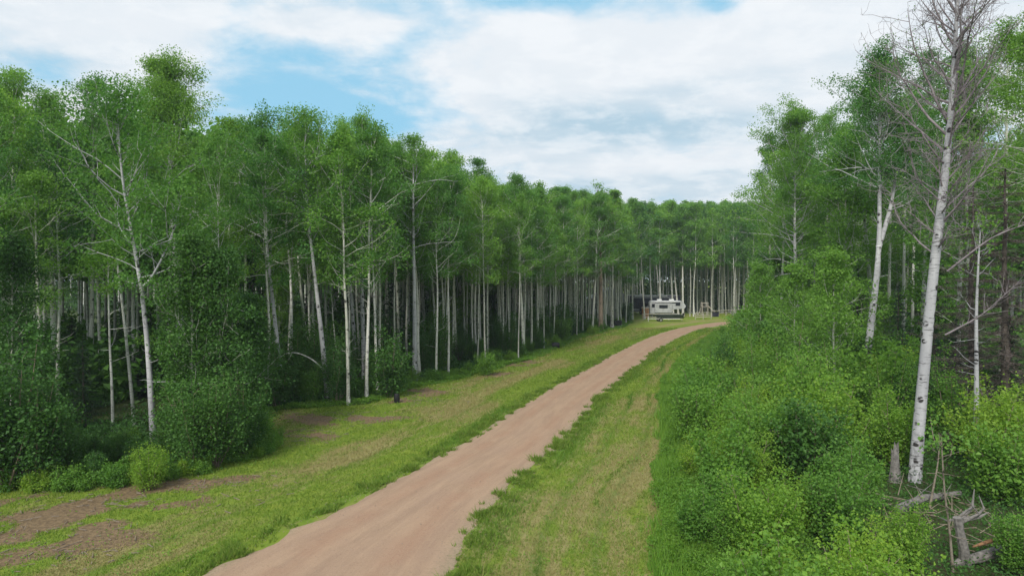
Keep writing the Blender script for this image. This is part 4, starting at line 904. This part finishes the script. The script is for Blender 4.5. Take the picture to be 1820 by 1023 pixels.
def build_weeds():
    """tall grass, ferns and weeds: along the wood's foot, through the right thicket, on the wood's floor"""
    rg = np.random.default_rng(800)
    def zone(n, ylo, yhi, pw, f, hmax, leaf, name, mat, label, keep=None):
        y = ylo + (yhi - ylo) * rg.random(n) ** pw; x = f(y, rg.random(n)); k = np.abs(x) < 0.82 * y + 1
        if keep is not None: k &= keep(x, y)
        x, y = x[k], y[k]; n = len(x); cl = vnoise(x, y, 1.1, 61); h = hmax * np.clip((cl - 0.25) * 1.9, 0.12, 1.15) * np.where((x > 2) & (y > 45), 0.6, 1.0)
        z = rg.random(n) ** 0.8 * h; C = np.stack([x, y, z], 1); V, Q = leaves(C, leaf, rg, up=0.3, aspect=0.5)
        sc = (0.75 + np.repeat(y, 4) / 45)[:, None]; Cc = np.repeat(C, 4, 0); V = Cc + (V - Cc) * sc
        mb = MB(); mb.add(V, Q); tag(mb.obj(name, mat), label, 'undergrowth', kind='stuff')
    zone(260000, 10.5, 95, 1.5, lambda y, r: rx(y) - 0.15 + 4.0 * r ** 0.9 + (vnoise(y, y * 0, 2.0, 9) - .5) * 0.8, 0.60, 0.070, 'tall_grass', M['weed_leaf'], 'tall grass and weeds along the right side of the mown verge')
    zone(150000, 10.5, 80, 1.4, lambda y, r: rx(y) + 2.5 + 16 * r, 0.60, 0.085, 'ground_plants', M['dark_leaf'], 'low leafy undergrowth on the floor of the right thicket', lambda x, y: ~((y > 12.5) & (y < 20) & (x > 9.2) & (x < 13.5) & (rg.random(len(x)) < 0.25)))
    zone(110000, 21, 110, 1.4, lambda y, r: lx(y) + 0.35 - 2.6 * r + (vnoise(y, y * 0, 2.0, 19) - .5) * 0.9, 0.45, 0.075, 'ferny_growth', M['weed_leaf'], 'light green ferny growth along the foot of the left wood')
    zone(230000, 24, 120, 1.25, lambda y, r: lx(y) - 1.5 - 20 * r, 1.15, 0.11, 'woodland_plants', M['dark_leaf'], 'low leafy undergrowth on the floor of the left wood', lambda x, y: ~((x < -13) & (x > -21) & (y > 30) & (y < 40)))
    n = 42000; d = 11 + 75 * rg.random(n) ** 1.7; x = (rg.random(n) * 1.55 - 0.78) * d; u, v, wood, dirt, dry, lush = ground_masks(x, d)
    k = (np.abs(u) > HALF + 0.05) & (wood < 0.6) & (vnoise(x, d, 0.5, 81) + 0.35 * vnoise(x, d, 4, 82) > 0.80); x, d = x[k], d[k]
    C = np.stack([x, d, 0.02 + 0.09 * rg.random(len(x))], 1); V, Q = leaves(C, 0.05 + 0.001 * d, rg, up=0.8, aspect=0.6); mb = MB(); mb.add(V, Q)
    tag(mb.obj('verge_weeds', M['weed_leaf']), 'small broad leaved weeds scattered through the mown grass', 'weeds', kind='stuff')
    # upright grass blades in the tall strip on the right
    n = 35000; y = 10.5 + 50 * rg.random(n) ** 1.5; x = rx(y) - 0.15 + 3.3 * rg.random(n) + (vnoise(y, y * 0, 1.5, 9) - .5) * 1.0; h = rg.uniform(0.15, 0.5, n) * (0.5 + vnoise(x, y, 1.0, 62)); w = 0.008 + y * 0.0003; a = rg.random(n) * 6.28
    B = np.stack([x, y, x * 0], 1); dx = np.stack([np.cos(a), np.sin(a), a * 0], 1) * w[:, None]; tip = B + np.stack([rg.normal(0, 0.25, n) * h, rg.normal(0, 0.25, n) * h, h], 1)
    mb = MB(); mb.add(np.stack([B - dx, B + dx, tip], 1).reshape(-1, 3), None, np.arange(3 * n).reshape(-1, 3))
    tag(mb.obj('uncut_grass', M['weed_leaf']), 'uncut grass blades at the border of the right verge', 'grass', kind='stuff')
build_weeds()

# ------------------------------------------------------------------ dead wood
def stump():
    x, y = gp(1592, 858); t = thing('tree_stump', 'weathered broken stump standing left of the bare birch', 'stump', (x, y, 0)); rg = np.random.default_rng(5)
    k = 14; z = [-.1, .1, .4, .8, 1.15]; V = []
    prof = rg.uniform(-0.22, 0.22, k)
    for i, zz in enumerate(z):
        for j in range(k):
            a = j * 2 * PI / k; r = 0.17 - 0.02 * i + 0.02 * rg.random() + 0.08 * math.exp(-max(zz, 0) / .15); V.append((r * math.cos(a), r * math.sin(a), zz + (prof[j] if i == 4 else 0)))
    Q = [(i * k + j, i * k + (j + 1) % k, (i + 1) * k + (j + 1) % k, (i + 1) * k + j) for i in range(4) for j in range(k)]
    V.append((0, 0, 0.95)); T = [(4 * k + j, 4 * k + (j + 1) % k, len(V) - 1) for j in range(k)]
    mb = MB(); mb.add(V, Q, T); mb.obj('stump_wood', M['grey_wood'], t)
stump()
def dead_wood():
    x, y = gp(1712, 1010); rg = np.random.default_rng(9)
    t = thing('upturned_roots', 'grey broken snag with splintered root arms in the lower right', 'dead wood', (x, y, 0))
    b = MB(); b.tube([(0.15, 0.1, -0.1), (0.05, 0, 0.4), (-0.05, 0, 0.85), (-0.1, 0, 1.15)], [0.15, 0.11, 0.09, 0.10], 9); b.obj('snag_trunk', M['grey_wood'], t)
    b = MB()
    for P, r in (([(-0.05, 0, 1.1), (0.3, 0.1, 1.35), (0.38, 0.15, 1.75)], 0.06), ([(0.0, 0, 1.05), (0.35, -0.05, 1.25), (0.12, 0, 1.55)], 0.05), ([(-0.1, 0, 1.12), (-0.3, 0.05, 1.05), (-0.45, 0.1, 1.12)], 0.035),
                 ([(0.0, 0, 1.1), (0.45, 0.1, 1.12), (0.75, 0.2, 1.2)], 0.07), ([(-0.1, 0, 1.12), (0.1, 0, 1.3), (0.3, 0, 1.42)], 0.04), ([(0.3, 0.05, 1.1), (0.5, 0, 1.35), (0.45, 0.1, 1.62)], 0.04)):
        b.tube(P, np.linspace(r, 0.008, 3), 6)
    b.obj('root_arms', M['grey_wood'], t)
    x, y = gp(1772, 1012); t = thing('rotten_log', 'split orange brown rotten log lying beside the grey snag', 'log', (x, y, 0), 0.2)
    b = MB(); b.tube([(-0.6, 0, 0.55), (-0.1, 0.05, 0.62), (0.4, 0, 0.66), (0.6, -0.05, 0.62)], [0.02, 0.05, 0.045, 0.012], 8); b.obj('log_top', M['rotten_wood'], t)
    b = MB(); b.tube([(-0.9, 0.3, 0.06), (-0.3, 0.15, 0.22), (0.5, 0.2, 0.35), (1.0, 0.4, 0.2)], [0.07, 0.12, 0.11, 0.05], 9); b.obj('log_body', M['grey_wood'], t)
    x, y = gp(1650, 900); t = thing('fallen_log', 'grey fallen log lying below the bare birch', 'log', (x, y, 0), 0.5)
    b = MB(); b.tube([(-1.4, 0, 0.14), (0, 0.1, 0.2), (1.5, -0.1, 0.18)], [0.13, 0.12, 0.08], 8); b.obj('log_body', M['grey_wood'], t)
    b = MB()
    for k in range(6): b.tube([(rg.uniform(-1, 1.2), 0, 0.2), (rg.uniform(-1, 1.2), rg.normal(0, 0.3), 0.55)], [0.02, 0.006], 4)
    b.obj('branch_stubs', M['grey_wood'], t)
    b = MB()
    for k in range(120):
        px, py = rg.normal(11.8, 1.3), rg.normal(17.6, 1.3); a = rg.random() * PI; L = rg.uniform(0.2, 1.0); z = rg.uniform(0.02, 0.35)
        b.tube([(px, py, z), (px + L * math.cos(a), py + L * math.sin(a), z + rg.normal(0, 0.2))], [0.014, 0.005], 4, False)
    tag(b.obj('brushwood', M['stick']), 'tangle of dead branches on the ground below the bare birch', 'brushwood', kind='stuff')
    # two thin bare saplings
    for (bx, by), bend, top, lab in (((1697, 1020), [(1690, 940), (1680, 870)], 790, 'thin bare sapling stem rising left of the grey snag'), ((1654, 905), [(1662, 860), (1668, 830)], 795, 'thin bare stem right below the bare birch')):
        hero(930 + bx, (bx, by), bend, top, 3, lab, 0.4, 0.85, cat='dead sapling', name='dead_sapling', nb=4, dens=0.04, dead=4, bark='dead_stem')
dead_wood()
def arch_stem():
    x, d = gp(590, 716); t = thing('bent_sapling', 'bare sapling bent into an arch in front of the left wood', 'bent sapling', (x, d, 0)); b = MB()
    P = [(wx(a, d) - x, 0, wz(c, d)) for a, c in ((590, 718), (588, 672), (560, 640), (530, 626), (508, 626), (492, 640))]
    b.tube(smooth_path(P, 20), np.linspace(0.06, 0.015, 20), 6); b.obj('stem', M['far_bark'], t, True)
    b = MB(); b.tube([(wx(520, d) - x, 0, wz(625, d)), (wx(512, d) - x, 0, wz(640, d))], [0.02, 0.008], 4); b.obj('twig', M['far_bark'], t, True)
arch_stem()
def spruce_tip():                                # small live spruces by the verge on the right
    for px, py, s, lab in ((1195, 728, 0.14, 'tiny spruce at the border of the right verge'), (1243, 722, 0.17, 'tiny spruce among the weeds right of the verge')):
        x, y = gp(px, py); place('young_spruce', sp[0][:2], ('trunk', 'crown'), lab, 'young spruce', x + 0.4, y, 0.5, s * 0.9, sz=s)
spruce_tip()

# ------------------------------------------------------------------ campsite
def wheel(parent, x, y, z, r, w, name='wheel'):
    k = 20; b = MB(); th = [i * 2 * PI / k for i in range(k)]
    ring = [(r * .62, -w / 2), (r * .95, -w / 2), (r, -w / 3), (r, w / 3), (r * .95, w / 2), (r * .62, w / 2)]; n = len(ring)
    V = [(x + a * math.cos(t), y + c, z + a * math.sin(t)) for t in th for a, c in ring]
    Q = [(i * n + j, i * n + (j + 1) % n, ((i + 1) % k) * n + (j + 1) % n, ((i + 1) % k) * n + j) for i in range(k) for j in range(n)]
    b.add(V, Q); o = b.obj(name, M['rubber'], parent, True)
    b = MB(); b.tube([(x, y - w * .42, z), (x, y + w * .42, z)], [r * .62, r * .62], 16); b.obj('rim', M['steel'], o); return o

M['camper_skin'] = plain('camper_skin', (0.40, 0.41, 0.42), 0.45, var=0.3, scale=1.5)
def fifth_wheel(loc, rz, L, H, body, trim, label, name='camper_trailer', dark=False):
    """long camper: raised nose, slide-out, door, windows, roof units; length along x, its visible side is -y"""
    t = thing(name, label, 'camper trailer', loc, rz); w = 1.25
    z0 = 0.75; prof = [(-L / 2, z0), (L / 2 - 2.2, z0), (L / 2 - 2.2, z0 + .75), (L / 2 - .1, z0 + .85), (L / 2 + .25, z0 + 1.3), (L / 2 - .35, H), (-L / 2 + .25, H), (-L / 2, H - .3)]
    b = MB(); b.prism(prof, -w, w); b.obj('body', body, t)
    b = MB(); b.prism([(-L / 2 + .2, H + .003), (L / 2 - .5, H + .003), (L / 2 - .7, H + .09), (-L / 2 + .4, H + .09)], -w + .05, w - .05); b.obj('roof', M['roof_grey'], t)
    for x in (-L * .2, L * .15):
        b = MB(); b.box((x, 0, H + .23), (.8, .7, .26)); b.obj('air_conditioner', M['white_paint'], t)
    b = MB(); b.box((-L * .12, -w - .25, 1.75), (3.0, .5, 1.7)); so = b.obj('slide_out', body, t)
    b = MB(); b.box((-L * .12, -w - .515, 2.0), (1.5, .03, .6)); b.obj('window', M['glass'], so)
    for x, ww in ((-L / 2 + .7, .6), (L / 2 - 3.0, .7), (L / 2 - 1.2, .7)):
        b = MB(); b.box((x, -w - .015, 2.15 if x < L / 2 - 2 else 2.45), (ww, .03, .5)); wn = b.obj('window', M['glass'], t)
        b = MB()
        zc = 2.15 if x < L / 2 - 2 else 2.45
        for dx, dz, a, c in ((0, .28, ww + .1, .05), (0, -.28, ww + .1, .05), (ww / 2 + .03, 0, .05, .5), (-ww / 2 - .03, 0, .05, .5)): b.box((x + dx, -w - .02, zc + dz), (a, .05, c))
        b.obj('window_frame', trim, wn)
    b = MB(); b.box((L / 2 - 4.0, -w - .02, 1.72), (.75, .04, 1.75)); dr = b.obj('door', M['white_paint'], t)
    b = MB(); b.box((L / 2 - 3.7, -w - .06, 1.65), (.05, .05, .16)); b.obj('handle', M['steel'], dr)
    b = MB(); b.box((-.5, -w - .012, 1.05), (L - 3.2, .024, .18)); b.box((-.3, -w - .012, H - .35), (L - 2.4, .024, .12)); b.obj('stripe', trim, t)
    b = MB(); b.tube([(-L * .35, -w - .1, H - .1), (L * .25, -w - .1, H - .1)], [.07, .07], 8); b.obj('awning', M['white_paint'], t)
    for x in (-L * .15 - .48, -L * .15 + .48): wheel(t, x, -w + .14, .38, .38, .24)
    for x in (-L * .15 - .48, -L * .15 + .48): wheel(t, x, w - .14, .38, .38, .24)
    b = MB(); b.box((-.4, 0, z0 - .08), (L - 1.5, 1.6, .14)); b.obj('chassis', M['steel'], t)
    for x in (-L / 2 + .5, L / 2 - 2.4):
        for y in (-.9, .9): b = MB(); b.box((x, y, .34), (.08, .08, .68)); b.obj('jack', M['steel'], t)
    b = MB(); b.box((L / 2 - 2.6, -w - .35, .35), (.7, .6, .05)); b.box((L / 2 - 2.6, -w - .2, .55), (.7, .3, .05)); b.obj('step', M['steel'], t)
    return t
def camp():
    x, d = gp(1184, 563.5)
    fifth_wheel((x, d, 0), math.radians(-4), 6.2, 2.95, M['camper_skin'], M['dark_panel'], 'white and grey camper trailer behind the boat')
    x, d = gp(1150, 560); x = wx(1160, 134)
    fifth_wheel((x, 134, 0), math.radians(-3), 10.5, 3.75, M['dark_panel'], M['roof_grey'], 'long dark camper trailer parked behind the white camper')
    x = wx(1105, 146)
    fifth_wheel((x, 146, 0), math.radians(5), 8.5, 3.1, M['blue_grey'], M['white_paint'], 'blue grey camper trailer half hidden behind trees on the left of the campsite')
    # raised pale roof seen through the trunks, left
    x = wx(1082, 140); t = thing('cabin', 'pale cabin with tall front windows seen through the trunks left of the campsite', 'cabin', (x, 140, 0), 0.1)
    b = MB(); b.box((0, 0, 1.5), (8, 5, 3.0)); b.obj('wall', M['grey_panel'], t)
    b = MB(); b.prism([(-4.5, 3.0), (4.5, 3.0), (0, 5.3)], -2.9, 2.9); b.obj('roof', M['roof_grey'], t)
    for i in range(4):
        b = MB(); b.box((-3 + i * 2, -2.52, 1.6), (1.1, .05, 1.1)); wn = b.obj('window', M['glass'], t)
        b = MB(); b.box((-3 + i * 2, -2.56, 2.2), (1.3, .06, .09)); b.box((-3 + i * 2, -2.56, 1.0), (1.3, .06, .09)); b.obj('window_frame', M['white_paint'], wn)
    # tarpaulin tent-shaped blue grey storage left of the camper, orange shed
    x, d = gp(1147, 564.5); t = thing('wooden_shed', 'small orange brown wooden shed with double doors left of the white camper', 'shed', (x, d, 0), -0.15)
    b = MB(); b.box((0, 0, .85), (1.15, 1.0, 1.7)); b.obj('wall', M['orange_wood'], t)
    b = MB(); b.prism([(-.7, 1.7), (.7, 1.7), (.62, 1.86), (-.62, 1.95)], -.62, .62); b.obj('roof', M['old_wood'], t)
    for s in (-.27, .27): b = MB(); b.box((s, -.515, .85), (.50, .03, 1.45)); dd = b.obj('door', M['rotten_wood'], t); b = MB(); b.box((s * .3, -.55, .9), (.04, .05, .12)); b.obj('handle', M['steel'], dd)
    x, d = gp(1163, 563); d += 1.5; t = thing('tarp_shelter', 'blue grey tarp shelter between the orange shed and the white camper', 'shelter', (wx(1163, d), d, 0), 0)
    b = MB(); b.prism([(-1.3, 1.5), (1.4, 1.5), (1.2, 2.4), (-1.2, 1.9)], -1.1, 1.1); b.obj('tarp', M['blue_grey'], t)
    for sx in (-1.25, 1.3):
        for sy in (-1.05, 1.05): b = MB(); b.box((sx, sy, .75), (.06, .06, 1.5)); b.obj('pole', M['steel'], t)
    # boat on its trailer
    x, d = gp(1188, 571); t = thing('boat_trailer', 'low white framed boat trailer carrying the dark boat', 'trailer', (x, d, 0), math.radians(2))
    b = MB()
    for y in (-.55, .55): b.box((0, y, .46), (3.6, .09, .1))
    for xx in (-1.7, -.5, .7, 1.75): b.box((xx, 0, .46), (.09, 1.02, .09))
    b.obj('frame', M['white_paint'], t)
    b = MB(); b.box((-2.6, 0, .46), (1.7, .1, .1)); b.obj('tongue', M['white_paint'], t)
    b = MB(); b.tube([(-3.3, -.02, .0), (-3.3, -.02, .9)], [.05, .05], 8); b.obj('jack', M['white_paint'], t)
    for y in (-.85, .85):
        wheel(t, -1.45, y, .3, .3, .2)
        b = MB(); P = [(-1.45 + .42 * math.cos(a), y, .3 + .42 * math.sin(a)) for a in np.linspace(0.1, PI - .1, 10)]
        V = []
        for p in P: V += [(p[0], p[1] - .13, p[2]), (p[0], p[1] + .13, p[2])]
        b.add(V, [(2 * i, 2 * i + 1, 2 * i + 3, 2 * i + 2) for i in range(9)]); b.obj('fender', M['white_paint'], t)
    t = thing('boat', 'dark aluminium boat with open top on the white trailer', 'boat', (x + .15, d, .52), math.radians(2)); b = MB(); n = 14; V = []; k = 9
    for i in range(n):
        s = i / (n - 1); xx = -2.2 + 4.4 * s; wd = .72 * math.sin(min(1, 1.05 - s * .0) * PI / 2) * (1 - max(0, (0.35 - s) / .35) ** 2 * .9); kz = .22 * max(0, (.3 - s) / .3) ** 2
        for j in range(k):
            a = -1 + 2 * j / (k - 1); V.append((xx - .25 * (abs(a) ** 2) * (s < .2), wd * (abs(a) ** .6) * np.sign(a), kz + (abs(a) ** 1.8) * (.62 - kz) ))
    Q = [(i * k + j, (i + 1) * k + j, (i + 1) * k + j + 1, i * k + j + 1) for i in range(n - 1) for j in range(k - 1)]
    b.add(V, Q); T = [((n - 1) * k + j, (n - 1) * k + j + 1, (n - 1) * k + k // 2) for j in range(k - 1) if j != k // 2 and j + 1 != k // 2]; b.add(np.array(V), None, T); b.obj('hull', M['boat_green'], t, True)
    b = MB()
    for xx in (-.6, .7, 1.6): b.box((xx, 0, .42), (.28, 1.2, .05)); 
    b.obj('seats', M['old_wood'], t)
    b = MB(); b.box((2.28, 0, .62), (.22, .26, .42)); b.box((2.3, 0, .2), (.1, .1, .5)); b.obj('outboard_motor', M['black_plastic'], t)
    # fences
    def fence(p0, p1, nposts, h, rails, label, mat=M['rail_wood']):
        (x0, y0), (x1, y1) = p0, p1; a = math.atan2(y1 - y0, x1 - x0); L = math.hypot(x1 - x0, y1 - y0); t = thing('rail_fence', label, 'fence', (x0, y0, 0), a)
        for i in range(nposts): b = MB(); b.tube([(L * i / (nposts - 1), 0, -.1), (L * i / (nposts - 1), 0, h + .1)], [.07, .06], 8); b.obj('post', mat, t)
        for z in rails: b = MB(); b.tube([(-.1, -.09, z), (L * .5, -.09, z + rng.normal(0, .03)), (L + .1, -.09, z)], [.06, .06, .055], 7); b.obj('rail', mat, t)
    fence(gp(1143, 568), gp(1212, 568.5), 4, 0.95, (.5, .95), 'low pole fence behind the boat')
    fence(gp(1236, 567), gp(1264, 566), 3, 1.0, (.35, .7, 1.05), 'short pale three rail fence left of the road bend', M['rail_wood'])
    fence(gp(1265, 562), gp(1325, 558), 6, 1.0, (.5, 1.0), 'long pole fence running right behind the road bend')
    # weathered play stand with a slide
    x, d = gp(1254, 561); t = thing('slide_stand', 'weathered wooden play stand with a plank slide, right of the boat', 'play stand', (x, d, 0), 0)
    for sx in (-.7, .3):
        for sy in (-.5, .5): b = MB(); b.box((sx, sy, 1.3), (.12, .12, 2.6)); b.obj('post', M['old_wood'], t)
    b = MB(); b.box((-.2, 0, 1.75), (1.3, 1.2, .08)); b.obj('platform', M['old_wood'], t)
    b = MB(); b.box((-.2, -.5, 2.45), (1.1, .06, .1)); b.box((-.2, .5, 2.45), (1.1, .06, .1)); b.obj('railing', M['old_wood'], t)
    b = MB(); b.box((1.35, 0, .95), (2.6, .6, .06), ry=math.radians(42)); b.box((1.35, -.33, 1.02), (2.6, .05, .2), ry=math.radians(42)); b.box((1.35, .33, 1.02), (2.6, .05, .2), ry=math.radians(42)); b.obj('slide', M['old_wood'], t)
    b = MB()
    for y in (-.22, .22): b.box((-1.15, y, .85), (.06, .06, 2.0), ry=math.radians(24))
    for k in range(5): b.box((-1.45 + k * .15, 0, .25 + k * .34), (.06, .5, .05))
    b.obj('ladder', M['old_wood'], t)
    x, d = gp(1262, 561.5); t = thing('waste_bin', 'dark bin standing under the plank slide', 'bin', (x + .5, d - 1.6, 0), 0)
    b = MB(); b.prism([(-.5, 0), (.5, 0), (.6, .8), (-.6, .8)], -.4, .4); b.obj('bin_body', M['dark_panel'], t); b = MB(); b.box((0, 0, .84), (1.3, .9, .08)); b.obj('lid', M['black_plastic'], t)
    # black bin with a white post
    x, d = gp(1098, 581); t = thing('black_bin', 'low black bin at the verge left of the campsite', 'bin', (x, d, 0), .1)
    b = MB(); b.prism([(-.45, .12), (.45, .12), (.52, .85), (-.52, .85)], -.35, .35); b.obj('bin_body', M['black_plastic'], t)
    b = MB(); b.prism([(-.56, .85), (.56, .85), (.5, .95), (-.5, .95)], -.4, .4); b.obj('lid', M['black_plastic'], t)
    for s in (-.4, .4): wheel(t, s, -.36, .12, .12, .06)
    x, d = gp(1104.5, 581); t = thing('marker_post', 'short white marker post right of the black bin', 'post', (x, d, 0)); b = MB(); b.tube([(0, 0, -.1), (0, 0, .68)], [.07, .07], 8); b.obj('post_body', M['white_paint'], t); b = MB(); b.tube([(0, 0, .68), (0, 0, .75)], [.08, .03], 8); b.obj('cap', M['steel'], t)
    x, d = gp(705, 716); t = thing('black_barrel', 'small black barrel half hidden in weeds left of the bare soil', 'barrel', (x, d, 0)); b = MB(); b.tube([(0, 0, 0), (0, 0, .1), (0, 0, .4), (0, 0, .75)], [.2, .24, .26, .22], 14); t.scale = (.62, .62, .62); b.obj('barrel_body', M['black_plastic'], t, False); b = MB(); b.tube([(0, 0, .751), (0, 0, .80)], [.23, .2], 14); b.obj('lid', M['black_plastic'], t)
    x, d = gp(987, 619); t = thing('black_tub', 'small black tub lying at the foot of the left wood beyond the bowed aspen', 'tub', (x, d, 0)); b = MB(); b.tube([(-.3, 0, .3), (0, 0, .33), (.35, 0, .3)], [.24, .3, .27], 12); b.obj('tub_body', M['black_plastic'], t); b = MB(); b.tube([(.36, 0, .3), (.4, 0, .3)], [.29, .29], 12); b.obj('rim', M['black_plastic'], t)
camp()


# ------------------------------------------------------------------ air
def haze():
    b = MB(); b.box((20, 115, 20), (520, 300, 44)); m = bpy.data.materials.new('air'); m.use_nodes = True; t = NT(m.node_tree)
    v = t.n('ShaderNodeVolumePrincipled'); v.inputs['Color'].default_value = (0.80, 0.90, 1.0, 1); v.inputs['Density'].default_value = 0.00045; v.inputs['Anisotropy'].default_value = 0.2
    o = t.n('ShaderNodeOutputMaterial'); t.l(v.outputs[0], o.inputs['Volume']); tag(b.obj('haze', m), kind='stuff')
haze()
scene.cycles.volume_bounces = 0
